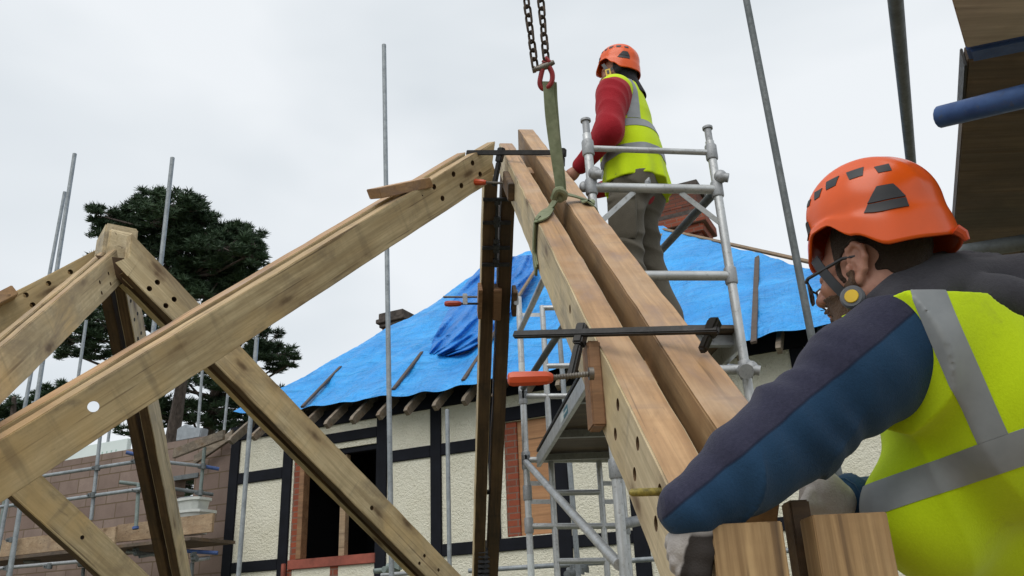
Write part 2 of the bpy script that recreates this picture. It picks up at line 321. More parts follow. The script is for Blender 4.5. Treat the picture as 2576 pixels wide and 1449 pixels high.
# local x along the front, y = minus outward offset, z up.  wall pieces round the two window openings
W1 = (1.10, 2.43, 3.90, 5.24); W2 = (4.24, 4.87, 3.94, 5.25)
HB('wall', M['cream'], (0.02, W1[0], 0, .28, 0, 5.75), (W1[0], W1[1], 0, .28, 0, W1[2] - .12), (W1[0], W1[1], 0, .28, W1[3], 5.75), (W1[1], W2[0], 0, .28, 0, 5.75),
   (W2[0], W2[1], 0, .28, 0, W2[2]), (W2[0], W2[1], 0, .28, W2[3], 5.75), (W2[1], 9.2, 0, .28, 0, 5.75))
HB('side_wall', M['cream'], (0.02, .28, .281, 7.5, 0, 5.75), (8.92, 9.2, .281, 7.5, 0, 5.75), (0.281, 8.919, 7.22, 7.5, 0, 5.75))
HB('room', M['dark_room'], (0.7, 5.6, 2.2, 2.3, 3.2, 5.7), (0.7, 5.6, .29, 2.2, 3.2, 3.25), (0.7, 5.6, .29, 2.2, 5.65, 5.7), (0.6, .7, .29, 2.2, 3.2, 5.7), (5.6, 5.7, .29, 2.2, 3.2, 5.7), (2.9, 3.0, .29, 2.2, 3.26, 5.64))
def timber(*b): return HB('timber', M['black_paint'], b, bevel=0.006)
for s0, s1, z0, z1 in ((-.03, .135, 0, 5.56), (.92, 1.075, 0, 5.56), (2.435, 2.595, 0, 5.56), (3.235, 3.385, 0, 5.56), (4.03, 4.165, 3.93, 5.56), (4.875, 5.03, 0, 5.56), (5.73, 5.90, 0, 5.56), (6.55, 6.70, 0, 5.56), (7.6, 7.75, 0, 5.56), (8.9, 9.06, 0, 5.56)):
    timber(s0, s1, -.028, .002, z0, z1)
for s0, s1, z0, z1 in ((.137, .918, 4.955, 5.105), (.137, .918, 3.795, 3.93), (1.077, 2.433, 5.315, 5.45), (2.597, 3.233, 4.963, 5.107), (3.387, 4.028, 4.963, 5.107), (3.387, 4.873, 3.79, 3.928), (4.877, 5.728, 3.765, 3.895),
                       (5.032, 5.728, 4.963, 5.107), (4.167, 4.873, 5.255, 5.42), (5.902, 6.548, 3.765, 3.895), (6.702, 8.898, 3.765, 3.895), (6.702, 7.598, 4.963, 5.107), (.137, .918, 2.3, 2.45), (2.6, 8.898, 2.3, 2.45)):
    timber(s0, s1, -.024, .003, z0, z1)
HB('wall_plate', M['black_paint'], (-.06, 9.2, -.034, .004, 5.562, 5.76), bevel=.005)
# first window: open hole with a raw softwood frame, brick reveal and red sill
wn1 = HB('window', M['black_paint'], (W1[0] + .1, W1[1], .02, .10, 5.17, 5.238), bevel=.004)
HB('frame', M['scrap'], (1.205, 1.285, -.01, .11, 3.905, 5.169), bevel=.004, parent=wn1)
HB('mullion', M['pine_board'], (1.835, 1.925, .05, .13, 3.905, 5.165), bevel=.004, parent=wn1)
HB('brick_reveal', M['brick'], (1.077, 1.203, .012, .12, 3.79, 5.239), parent=wn1)
HB('sill', M['sill_red'], (1.10, 2.45, -.035, .26, 3.782, 3.898), bevel=.006, parent=wn1)
HB('brick_patch', M['brick'], (1.76, 1.88, -.006, .10, 3.55, 3.781), (1.05, 1.15, -.008, .10, 3.3, 3.781), parent=wn1)
MB().box(1.03, 1.085, -.07, -.03, 3.62, 3.86).build('loose_bracket', M['sill_red'], hs, bevel=.006)
# second window boarded with plywood
wn2 = HB('window', M['ply'], (4.40, 4.868, .04, .06, 3.945, 5.245), bevel=.002)
HB('brick_reveal', M['brick'], (4.242, 4.398, .014, .16, 3.945, 5.245), parent=wn2)
# roof
TAN = math.tan(R(40)); EO = 0.40
def RZ(o): return 5.58 + TAN * (EO - o)
def RP(s, o, up=0.0): return (s, -o - up * math.sin(R(40)), RZ(o) + up * math.cos(R(40)))
def edgeL(o): return 0.18 + (0.08 - o) * 0.66
def edgeR(o): return 8.95 - (EO - o) * 0.88
ro = -4.05
mb = MB()
bk = RZ(ro)
A0, A1, B0, B1 = RP(edgeL(.02), .02), RP(edgeR(.02), .02), RP(edgeL(ro), ro), RP(edgeR(ro), ro)
C0, C1 = (edgeL(.02), 8.6, RZ(.02)), (edgeR(.02), 8.6, RZ(.02))
mb.add([A0, A1, B1, B0, C0, C1], [(0, 1, 2, 3), (4, 0, 3), (1, 5, 2), (5, 4, 3, 2), (0, 4, 5, 1)])
mb.build('roof', M['grey_wood'], hs)
for i in range(22):                                          # rafter tails under the eaves
    s = 0.36 + i * 0.40
    dx = -0.05 if i < 1 else 0
    MB().prism([(s - .024, .06, RZ(-.06) - .02), (s - .024, -.44, RZ(.44) - .035), (s - .024, -.47, RZ(.44) - .085), (s - .024, -.40, RZ(.40) - .165), (s - .024, .06, RZ(-.06) - .17)], (.05, 0, 0)).build('rafter_tail', M['grey_wood'], hs)
for j, (q0, q1) in enumerate((((.10, -.30, 5.60), (-.35, -.72, 5.33)), ((.02, -.05, 5.66), (-.62, -.10, 5.36)), ((.04, .35, 5.68), (-.60, .32, 5.38)), ((.05, .75, 5.68), (-.58, .72, 5.40)))):
    MB().bar(q0, q1, (0, .05, 0), (0, 0, .13)).build('rafter_tail', M['grey_wood'], hs, bevel=.004)
def chimney(u, v, o, wx, wy, h, stone, mat):
    q = toH(on_plane(u, v, HO + HN * o, HN))
    x, y, z = q
    c = MB().box(x - wx / 2, x + wx / 2, y - wy / 2, y + wy / 2, z - h, z - .30).build('chimney', mat, hs)
    for k, (e, z0, z1) in enumerate(((.05, .30, .22), (.10, .22, .13), (.06, .13, 0.0))):
        MB().box(x - wx / 2 - e, x + wx / 2 + e, y - wy / 2 - e, y + wy / 2 + e, z - z0 + .002, z - z1).build('chimney_course', stone, c, bevel=.012)
chimney(1003, 793, -4.6, .46, .46, 2.2, M['stone_cap'], M['brick_dark'])
# right-hand stack: corbelled brickwork that steps outwards
q = toH(on_plane(1690, 486, HO + HN * -5.4, HN)); x, y, z = q
c = MB().box(x - .30, x + .52, y - .3, y + .3, z - 2.6, z - .50).build('chimney', M['brick_dark'], hs)
for e, z0, z1, m in ((.0, 0.499, .15, 'brick_dark'), (.05, .149, .02, 'stone_cap'), (.06, .72, .60, 'stone_cap'), (.13, .90, .721, 'brick'), (.06, 1.06, .901, 'brick')):
    MB().box(x - .30 - e + (.1 if e > .1 else 0), x + .52 + e, y - .3 - e, y + .3 + e, z - z0, z - z1).build('chimney_course', M[m], c, bevel=.01)
# tarpaulins
def vnoise(x, y, s):
    return (np.sin(x * 2.1 * s + 1.3 * np.sin(y * 1.7 * s + .4)) + np.sin(y * 2.7 * s + 1.1 * np.sin(x * 2.3 * s + 2.)) + np.sin((x + y) * 3.9 * s + .7)) / 3
def sheet(name, pts, mat, thick=0.004):
    n, m = pts.shape[:2]; vs = pts.reshape(-1, 3)
    i, j = np.meshgrid(np.arange(n - 1), np.arange(m - 1), indexing='ij'); k = (i * m + j).ravel()
    o = mesh_obj(name, vs, np.stack([k, k + 1, k + m + 1, k + m], 1), mat)
    o.matrix_world = HM
    return o
NJ, NI = 120, 260
o_ = np.linspace(0.47, -4.0, NJ)[:, None]; tt = np.linspace(0, 1, NI)[None, :]
lo = 0.16 + (0.08 - np.minimum(o_, 0.08)) * 0.66 - 0.03; hi = 8.97 - (0.40 - o_) * 0.88 + 0.03
s_ = lo + (hi - lo) * tt; oo = o_ + 0 * s_
wav = 0.05 * np.sin(s_ * 2.1 + 1) + 0.05 * np.sin(s_ * 0.83 + 2.2) + .02 * np.sin(s_ * 7.)
frac = np.clip((o_ - (-0.2)) / 0.67, 0, 1); oedge = 0.07 + 0.32 * np.clip((s_ - 0.13) / 3.4, 0, 1) ** .75 + .03 * np.clip((s_ - 5) / 3, 0, 1)
oo = oo + (wav * .35 - (0.47 - oedge)) * frac
up = 0.05 + 0.034 * vnoise(s_, oo, 0.9) + .030 * np.abs(np.sin(s_ * 1.9 - oo * 1.1 + 1.5 * vnoise(s_, oo, .6))) ** 4 + 0.016 * vnoise(s_ + 3, oo * 1.2, 3.1) + .020 * np.abs(np.sin(s_ * 6.3 + 1.2 * np.sin(oo * 2.1 + s_) + .5 * oo)) ** 3 * np.clip((oo + 2.6) / 2, 0, 1) + .012 * np.sin((s_ * 3.1 + oo * 1.2)) * np.clip((oo + 4) / 3, 0, 1)
up = up + 0.006 * vnoise(s_ * .7 + oo, oo * 3.1 - s_, 5.) + 0.05 * np.exp(-((s_ - 2.1) / .5) ** 2 - ((oo + 3.3) / 1.1) ** 2) * 2.2
up = up + 0.05 * np.exp(-((s_ - 1.9 + .55 * oo) / .13) ** 2) * np.clip(-oo, 0, 1) + 0.04 * np.exp(-((s_ - 2.5 + .35 * oo) / .09) ** 2) * np.clip(-oo + .2, 0, 1)
up = np.maximum(up, 0.012)
n_y, n_z = -math.sin(R(40)), math.cos(R(40))
pts = np.stack([s_, -oo + up * n_y, 5.58 + TAN * (EO - oo) + up * n_z], -1)
tag(sheet('tarpaulin', pts, M['tarp']), 'bright blue tarpaulin stretched over the whole hipped roof', 'tarpaulin')
# fold of the same sheet over the left hip, its shade put into the blue
def roofhit(u, v, up=0.0):
    n = HN * math.sin(R(40)) + Vector((0, 0, math.cos(R(40)))); b = HO + HN * EO + Vector((0, 0, 5.58)) + n * up
    return toH(on_plane(u, v, b, n))
Lp = [(1078, 888), (1083, 868), (1097, 838), (1117, 800), (1140, 755), (1172, 712), (1205, 676), (1245, 649)]
Rp_ = [(1130, 896), (1180, 880), (1232, 846), (1275, 800), (1305, 752), (1328, 715), (1343, 688), (1347, 640)]
rows = []
for i in range(57):
    f = i / 56 * 7; k = min(6, int(f)); g = f - k
    l = [Lp[k][j] * (1 - g) + Lp[k + 1][j] * g for j in (0, 1)]; r_ = [Rp_[k][j] * (1 - g) + Rp_[k + 1][j] * g for j in (0, 1)]
    row = []
    for j in range(41):
        h = j / 40
        upv = 0.05 + 0.05 * min(1, i / 10) + 0.20 * max(0, (i - 14) / 42) ** .8 + 0.04 * math.sin(math.pi * min(1, h * 1.15)) + 0.035 * math.sin(h * 15 + i * .12) * math.sin(i * .09 + .5) + .02 * math.sin(h * 31 - i * .3)
        row.append(roofhit(l[0] + (r_[0] - l[0]) * h, l[1] + (r_[1] - l[1]) * h, upv))
    rows.append([list(q) for q in row])
tag(sheet('tarpaulin', np.array(rows), M['tarp_dark']), 'shaded fold of the blue tarpaulin over the left hip', 'tarpaulin')
def batten(a, b, label, mat='batten', w_=.05, up=.075):
    p, q = HM @ roofhit(*a, up), HM @ roofhit(*b, up)
    ax = (q - p).normalized(); n = HM.to_3x3() @ Vector((0, n_y, n_z)); wv = ax.cross(n).normalized()
    tag(MB().bar(p, q, wv * w_, n * .03).build('batten', M[mat], bevel=.003), label, 'batten', 'battens nailed over the tarpaulin')
batten((760, 1024), (857, 923), 'dark batten lowest on the left end of the blue roof')
batten((989, 980), (1062, 886), 'dark batten on the blue roof just right of the tall lone pole', up=.10)
batten((1165, 957), (1252, 826), 'brown batten on the blue roof left of the double rafter falling away', up=.10)
batten((1303, 748), (1352, 672), 'pale brown batten on the shaded blue fold right of the double rafter', 'batten_pale', up=.30)
batten((1896, 862), (1905, 646), 'dark upright batten on the right half of the blue roof beside the tower leg', w_=.06)
batten((1655, 574), (2095, 672), 'long pale batten capping the right hip of the blue roof', 'batten_pale', .06, .05)
batten((750, 972), (1124, 766), 'long dark batten along the left hip of the blue roof', 'batten', .06, .05)
batten((1648, 640), (1662, 590), 'short pale batten on the blue roof behind the standing builder', 'batten_pale', .06, .05)
# ------------------------------------------------------------------ concrete block wall left of the house
bw = thing('block_wall', 'unfinished wall of brown concrete blocks left of the cream house', 'wall', None, mat=HM)
H0, H1, Z0, Z1 = -1.13, -.75, 4.70, 5.17
MB().box(-7.5, H0, .05, .25, 0, 5.73).box(H1, -.30, .05, .25, 0, 5.73).box(-.30, .0, .05, .25, 0, 5.49).box(H0, H1, .05, .25, 0, Z0).box(H0, H1, .05, .25, Z1, 5.73).build('blockwork', M['block'], bw)
MB().box(H0 - .1, H1 + .08, .035, .049, Z1 - .02, Z1 + .045).build('lintel', M['galv_dark'], bw)
MB().box(H0, H1, .14, .20, Z0, Z0 + .22).build('board_infill', M['aac'], bw)
q = toH(FW(471, 1107, -.05))
pts_ = [(q.x - .26, .06, q.z), (q.x - .26, .06, q.z + .19), (q.x - .1, .06, q.z + .24), (q.x + .02, .06, q.z + .17), (q.x + .24, .06, q.z + .14), (q.x + .22, .06, q.z + .0)]
o = MB().prism([HM @ Vector((x, .07, 5.734 + z - q.z)) for x, _, z in pts_], HM.to_3x3() @ Vector((0, .15, 0))).build('block', M['aac'], bevel=.012)
tag(o, 'broken grey aerated block lying on top of the brown block wall', 'block')
ib = thing('insulation_board', 'white insulation board with faded green print standing behind the block wall', 'insulation board', None, mat=HM)
l0, l1 = toH(FW(165, 1150, -.30)).x, toH(FW(322, 1100, -.30)).x
MB().box(l0, l1, .30, .38, 5.2, toH(FW(318, 1103, -.30)).z).build('panel', M['white_board'], ib, bevel=.004)
mb = MB(); zt = toH(FW(318, 1103, -.30)).z
for i in range(9):
    x = l1 - .22 - i * .052; mb.bar((x, .298, zt - .26 - .02 * (i % 3)), (x + .05 * (1 if i % 2 else -.4), .298, zt - .15), (.012, 0, 0), (0, .002, 0))
mb.build('printed_mark', M['print_green'], ib)
# ------------------------------------------------------------------ scaffold in front of the block wall
sf = thing('tube_scaffold', 'galvanised tube scaffold with boards in front of the brown block wall', 'scaffold', FW(250, 1400, 1.2))
def st(name, a, b, mat='galv', r=.02415): return MB().pipe(a, b, r).build(name, M[mat], sf, True)
def cpl(p, axis, mat='galv_dark', s=1.0):
    ax = Vector(axis).normalized(); x = ax.cross(Vector((.3, .8, .5))).normalized(); y = ax.cross(x)
    mb = MB().tube(p - ax * .035 * s, p + ax * .035 * s, .034 * s, 10)
    mb.bar(p + x * .03, p + x * .075 * s, y * .05 * s, ax * .05 * s); mb.tube(p + x * .055 + y * .05, p + x * .055 - y * .05, .010, 8)
    return mb.build('coupler', M[mat], sf, True)
Zv = Vector((0, 0, 1))
def plumb(u0, v0, u1, v1, o, ext0=0.0, ext1=0.0):
    a, b = FW(u0, v0, o), FW(u1, v1, o); return a + (a - b).normalized() * ext0, b + (b - a).normalized() * ext1
st('ledger', FW(100, 1199, 1.2), FW(352, 1160, 1.2)); st('ledger', FW(340, 1154, 1.2), FW(512, 1173, .35)); st('ledger', FW(512, 1173, .35), FW(551, 1180, .2), 'blue_metal', .0245)
st('ledger', FW(165, 1257, 1.2), FW(356, 1230, 1.2)); st('ledger', FW(300, 1213, 1.15), FW(412, 1226, .75), 'galv_green'); st('ledger', FW(412, 1226, .75), FW(536, 1244, .2), 'galv_dark')
st('ledger', FW(-160, 1296, 1.2), FW(48, 1269, 1.2)); st('ledger', FW(-200, 1447, 1.2), FW(208, 1412, 1.2), 'alu_cast')
st('ledger', FW(317, 1138, 1.3), FW(345, 1144, 1.2), 'blue_metal')
for u0, v0, u1, v1, o, m in ((515, 1125, 494, 1342, .35, 'galv_green'), (349, 1218, 342, 1330, 1.15, 'galv_green'), (253, 1088, 229, 1308, 1.2, 'galv'), (52, 1262, 18, 1460, 1.2, 'galv_green'), (12, 1255, -2, 1340, .6, 'galv_green')):
    a, b = plumb(u0, v0, u1, v1, o); st('standard', a, b, m)
for u, v, o in ((512, 1173, .38), (505, 1239, .4), (348, 1232, 1.18), (50, 1271, 1.22), (30, 1358, 1.22), (22, 1429, 1.22), (246, 1177, 1.22), (235, 1245, 1.22), (125, 1424, 1.22), (225, 1408, 1.22), (345, 1160, 1.2)):
    cpl(FW(u, v, o), Zv)
MB().tube(FW(341, 1325, 1.15), FW(341, 1331, 1.15), .04).build('base_plate', M['blue_metal'], sf, True)
MB().tube(FW(494, 1338, .35), FW(494, 1345, .35), .04).build('base_plate', M['blue_metal'], sf, True)
ht = HM.to_3x3()
def board(u0, u1, va, hgt, o, mat='pine_board', name='toe_board'):
    a = FW(u0, va[0], o); b = FW(u1, va[1], o); hv = Vector((0, 0, hgt)); b.z = a.z
    return MB().bar(a, b, HN * .035, hv).build(name, M[mat], sf, bevel=.004)
board(-160, 292, (1400, 1352), .225, 1.1); board(295, 536, (1343, 1322), .225, .9)
a = FW(-160, 1425, .75); b = FW(536, 1375, .75); b.z = a.z
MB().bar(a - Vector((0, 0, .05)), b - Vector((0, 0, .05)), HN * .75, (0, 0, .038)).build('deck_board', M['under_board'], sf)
for u0, v0, u1, v1, m in ((318, 1387, 392, 1396, 'alu_cast'), (482, 1411, 527, 1403, 'alu_cast'), (350, 1400, 390, 1393, 'galv'), (466, 1386, 548, 1391, 'blue_metal'), (60, 1413, 100, 1414, 'galv')):
    st('transom', FW(u0, v0, .9), FW(u1, v1, .7), m)
for u, v in ((345, 1392), (490, 1405), (205, 1420)): cpl(FW(u, v, .95), HD)
for u0, v0, u1, v1 in ((210, 1428, 205, 1500), (484, 1415, 478, 1500)):
    a, b = plumb(u0, v0, u1, v1, .8); st('standard', a, b, 'galv_dark')
# white plastic tubs stacked on the scaffold
tb = thing('plastic_tub', 'stack of white plastic tubs on the scaffold by the block wall', 'tub', FW(485, 1330, .55))
c0 = FW(484, 1301, .55); s_px = (FW(525, 1300, .55) - FW(445, 1300, .55)).length
def tub(zb, zt, wb, wt, mat='white_plastic'):
    mb = MB(); n = 20
    for (z, k) in ((zb, wb), (zt, wt), (zt, wt + .03), (zt - .035, wt + .03), (zt - .035, wt - .012), (zb + .02, wb - .02)):
        for i in range(n):
            an = 2 * math.pi * i / n; cx, sx = math.cos(an), math.sin(an)
            sq = (abs(cx) ** 4 + abs(sx) ** 4) ** -.25
            mb.v.append(c0 + HD * (cx * sq * k * .5) + HN * (sx * sq * k * .36) + Zv * z)
    for r_ in range(5):
        for i in range(n): mb.f.append([r_ * n + i, r_ * n + (i + 1) % n, (r_ + 1) * n + (i + 1) % n, (r_ + 1) * n + i]); mb.m.append(0)
    mb.f += [list(range(n))[::-1], list(range(5 * n, 6 * n))]; mb.m += [0, 0]
    return mb
tub(-.22, .07, s_px * .68, s_px * .98).build('tub', M['white_plastic'], tb, True); tub(.071, .235, s_px * .60, s_px * .72).build('tub', M['white_plastic'], tb, True)
# ------------------------------------------------------------------ lone scaffold poles
def pole(u0, v0, u1, v1, d0, d1, label, mat='galv', ext=0.0, name='scaffold_pole', group='tall scaffold poles'):
    a, b = P(u0, v0, d0), P(u1, v1, d1); b = b + (b - a).normalized() * ext
    o = thing(name, label, 'pole', b, group)
    MB().pipe(a, b).build('tube', M[mat], o, True)
    k = (a - b).length
    return o
def ppole(u0, v0, u1, v1, d, *aa, **kk):       # a plumb pole: the lower end lies straight below in depth
    a = P(u0, v0, d); f = ray(u1, v1); dd = (a.y - EYE.y) / f.y
    return pole(u0, v0, u1, v1, d, dd, *aa, **kk)
ppole(188, 387, 78, 1100, 10.4, 'taller of the two leaning poles at the far left against the sky', ext=3)
ppole(163, 483, 52, 1080, 12.4, 'shorter of the two leaning poles at the far left against the sky', ext=3)
ppole(434, 397, 378, 905, 9.6, 'pole with its top in front of the dark pine crown', ext=.5)
ppole(217, 806, 196, 955, 13.5, 'pole seen in the gap between the rear oak rafters before the pine', ext=.1)
ppole(966, 113, 985, 1436, 9.6, 'tall single pole rising into open sky above the small chimney', ext=2)
ppole(646, 850, 599, 1460, 9.6, 'pole in front of the left cream panel below the long oak rafter', ext=2)
ppole(509, 930, 495, 1118, 14.5, 'thin far pole in front of the pine trunk', ext=.1)
ppole(573, 990, 563, 1090, 15.5, 'thin farthest pole between the oak brace and the house eaves', ext=.1)
ppole(1125, 1030, 1131, 1425, 9.7, 'short pole with its cut end in front of the cream panel', ext=1.5)
ppole(1408, 852, 1452, 1405, 8.2, 'pole behind the aluminium tower ladder in front of the house', ext=.5)
ppole(1866, -60, 2048, 880, 6.2, 'long slanting pole at the right between the tower and the orange helmet', 'galv_dark', ext=2)
ppole(276, 1078, 271, 1115, 14, 'short pole tip showing above the white insulation board', ext=.1)
o = thing('scaffold_pole', 'dark near pole coming in from the top above the orange helmet', 'pole', P(2292, 420, 4.2), 'tall scaffold poles')
MB().pipe(P(2247, -60, 2.6), P(2312, 620, 6.0)).build('tube', M['galv_dark'], o, True)
lg = thing('scaffold_ledger', 'horizontal grey tube low across the house front behind the tower', 'scaffold tube', FW(1450, 1418, .9))
MB().pipe(FW(1180, 1436, .9), FW(2075, 1379, .9)).build('tube', M['galv'], lg, True)
def couplerbit(p, mat, parent):
    mb = MB().tube(p - HD * .05, p + HD * .05, .036, 12); mb.bar(p + HD * .03 + Zv * .02, p + HD * .11 - Zv * .01, Zv * .06, HN * .06); mb.tube(p - Zv * .06 + HN * .03, p + Zv * .05 + HN * .03, .012, 8)
    mb.tube(p - HN * .01 - Zv * .035, p + HN * .14 - Zv * .035, .033, 12)
    return mb.build('coupler', M[mat], parent, True)
couplerbit(FW(1452, 1432, .95), 'galv_dark', lg); couplerbit(FW(1440, 1436, 1.05), 'galv_dark', lg)
lp = thing('scaffold_ledger', 'short open ended tube with couplers at the foot of the tall lone pole', 'scaffold tube', FW(975, 1436, 1.0))
MB().pipe(FW(940, 1437, 1.2), FW(1006, 1431, 1.0), .027).build('tube', M['galv_green'], lp, True); couplerbit(FW(985, 1425, 1.05), 'galv_green', lp)
MB().pipe(FW(960, 1447, .8), FW(1060, 1440, .8)).build('tube', M['alu_cast'], lp, True)
# ------------------------------------------------------------------ trees
def tuft_mesh(cent, rad, nb, seed):
    """needle tufts: each a spray of narrow blades leaning upward and outward"""
    g = np.random.default_rng(seed); n = len(cent)
    c = np.repeat(cent, nb, 0); r_ = np.repeat(rad, nb)
    d = g.normal(size=(n * nb, 3)); d[:, 2] = np.abs(d[:, 2]) * 0.6 + 0.35 * d[:, 2]; d /= np.linalg.norm(d, axis=1)[:, None]
    L = r_ * g.uniform(.7, 1.25, n * nb); s = np.cross(d, g.normal(size=d.shape)); s /= np.linalg.norm(s, axis=1)[:, None]
    wd = (L * .060)[:, None]; base = c - d * (L * .15)[:, None]
    tip = base + d * L[:, None] * 1.1; mid = base + d * (L * .62)[:, None]
    v = np.stack([base, mid + s * wd, tip, mid - s * wd], 1).reshape(-1, 3)
    f = np.arange(len(v)).reshape(-1, 4); return v, f
def tree(name, label, d, trunks, clumps, dens, rad, seed, group='pine trees beyond the site', twig=True):
    root = thing(name, label, 'tree', Vector((P(*trunks[0][-1], d).x, P(*trunks[0][-1], d).y, 0)), group)
    base = Vector(root['base']); g = np.random.default_rng(seed)
    cs, rs = [], []; tw = MB()
    px = d / FPX
    mb = MB()
    for tr in trunks:
        pts = [P(u, v, d) for u, v in tr]; low = pts[-1].copy(); low.z = 0; pts.append(low)
        n = len(pts); mb.path(pts, [px * (5 + 17 * i / (n - 1)) for i in range(n)], 9)
    tp = [P(u, v, d) for tr in trunks for u, v in tr]
    for (u, v, ru, rv) in clumps:
        cdep = g.uniform(-.9, .9); cc = P(u, v, d + cdep)
        near = min(tp, key=lambda q: (q - cc).length + max(0, q.z - cc.z) * 2)
        midp = (near + cc) / 2 - Zv * .25
        mb.path([near, midp, cc], [px * 5.5, px * 4, px * 2], 6)
        n = int(dens * ru * rv / 100)
        # tufts sit on sub-lobes so that the outline is broken
        nl = max(5, n // 5); lob = g.normal(size=(nl, 3)); lob /= np.linalg.norm(lob, axis=1)[:, None]; lob *= g.uniform(.30, 1.08, (nl, 1)) ** .55
        for q in range(nl):
            lc = lob[q]
            for _ in range(5):
                o_ = lc + g.normal(size=3) * .10
                w_ = cc + CR * (o_[0] * ru * px) + Zv * (o_[1] * rv * px) + CF * (o_[2] * min(ru, rv * 1.6) * px * 1.2)
                cs.append(w_); rs.append(rad * g.uniform(.75, 1.3))
            if twig:
                e_ = cc + CR * (lc[0] * ru * px) + Zv * (lc[1] * rv * px) + CF * (lc[2] * min(ru, rv * 1.6) * px * 1.2)
                tw.path([cc + (e_ - cc) * .05 - Zv * .05, (cc + e_) / 2 - Zv * .12, e_], [px * 1.8, px * 1.3, px * .8], 4)
    if twig: mb.add(tw.v, tw.f)
    mb.build('trunk', M['bark'], root, True)

    v, f = tuft_mesh(np.array([list(q - base) for q in cs]), np.array(rs), 26, seed + 1)
    mesh_obj('crown', v, f, M['needles'], root, smooth=False)
    return root
tree('pine_tree', 'tall dark pine with a spreading crown behind the rear oak truss', 27,
     [[(455, 560), (452, 700), (462, 850), (458, 960), (445, 1040), (428, 1140)]],
     [(430, 520, 75, 52), (350, 540, 52, 38), (258, 545, 40, 26), (240, 528, 22, 16), (380, 500, 40, 26), (480, 530, 34, 26), (590, 580, 40, 24), (640, 612, 30, 22), (300, 585, 62, 38), (480, 545, 40, 40), (380, 600, 80, 50), (470, 620, 90, 60), (560, 620, 75, 50), (610, 610, 55, 40), (620, 660, 45, 45), (540, 690, 85, 50),
      (600, 705, 50, 28), (520, 735, 70, 30), (420, 670, 50, 40), (350, 690, 60, 35), (270, 660, 40, 30), (330, 800, 60, 50), (260, 815, 60, 45), (205, 850, 45, 38), (170, 885, 36, 22), (235, 890, 45, 22), (420, 790, 60, 45), (500, 800, 60, 35), (350, 880, 60, 35), (500, 570, 60, 45), (545, 640, 70, 45), (450, 715, 70, 40), (585, 665, 60, 40), (630, 640, 36, 36), (560, 745, 50, 26), (380, 560, 60, 40), (310, 560, 40, 30)],
     7.2, .21, 11)
tree('pine_tree', 'second pine with low drooping boughs between the oak brace and the house roof', 31,
     [[(585, 800), (560, 900), (540, 1000), (520, 1120)]],
     [(665, 860, 50, 32), (640, 820, 40, 22), (700, 890, 42, 24), (735, 912, 24, 13), (690, 925, 36, 16), (620, 900, 55, 35), (560, 940, 60, 40), (600, 985, 70, 32), (540, 1030, 70, 32), (590, 1060, 70, 25), (480, 1040, 60, 35), (400, 1040, 55, 40), (720, 985, 34, 16), (690, 1000, 40, 18), (470, 960, 40, 30), (455, 1215, 60, 40), (330, 1085, 60, 18), (400, 930, 40, 40)],
     7.6, .23, 23)
tree('pine_tree', 'low distant pine at the left edge under the rear oak truss', 38,
     [[(35, 1000), (32, 1120)], [(135, 985), (135, 1120)]],
     [(40, 1030, 50, 32), (15, 1060, 40, 26), (75, 1055, 45, 25), (135, 985, 48, 20), (180, 975, 30, 18), (165, 1005, 50, 20), (100, 1010, 30, 16)], 9, .27, 31, twig=False)
# ------------------------------------------------------------------ oak frames
def frame_of(A, B, wh, roll=0.0):
    a = (B - A).normalized(); wv = a.cross(Zv).normalized()
    if wv.dot(Vector(wh)) < 0: wv = -wv
    n = wv.cross(a).normalized()
    if n.z < 0: n = -n
    c_, s_ = math.cos(R(roll)), math.sin(R(roll)); wv, n = wv * c_ + n * s_, n * c_ - wv * s_
    return a, wv, n
def cut(o, cyl):
    """drill holes: cyl = list of (p0, p1, r) in the object's local space"""
    mb = MB()
    for a, b, r_ in cyl: mb.tube(a, b, r_, 20)
    c = mb.build('drill', M['oak_dark'], local=True); c.matrix_world = o.matrix_world.copy()  # hole walls take the dark oak in place of shade
    md = o.modifiers.new('holes', 'BOOLEAN'); md.object = c; md.operation = 'DIFFERENCE'; md.solver = 'EXACT'; md.material_mode = 'TRANSFER'
    bpy.context.view_layer.update()
    me = bpy.data.meshes.new_from_object(o.evaluated_get(bpy.context.evaluated_depsgraph_get()))
    o.modifiers.clear(); old = o.data; o.data = me; bpy.data.meshes.remove(old)
    bpy.data.objects.remove(c)
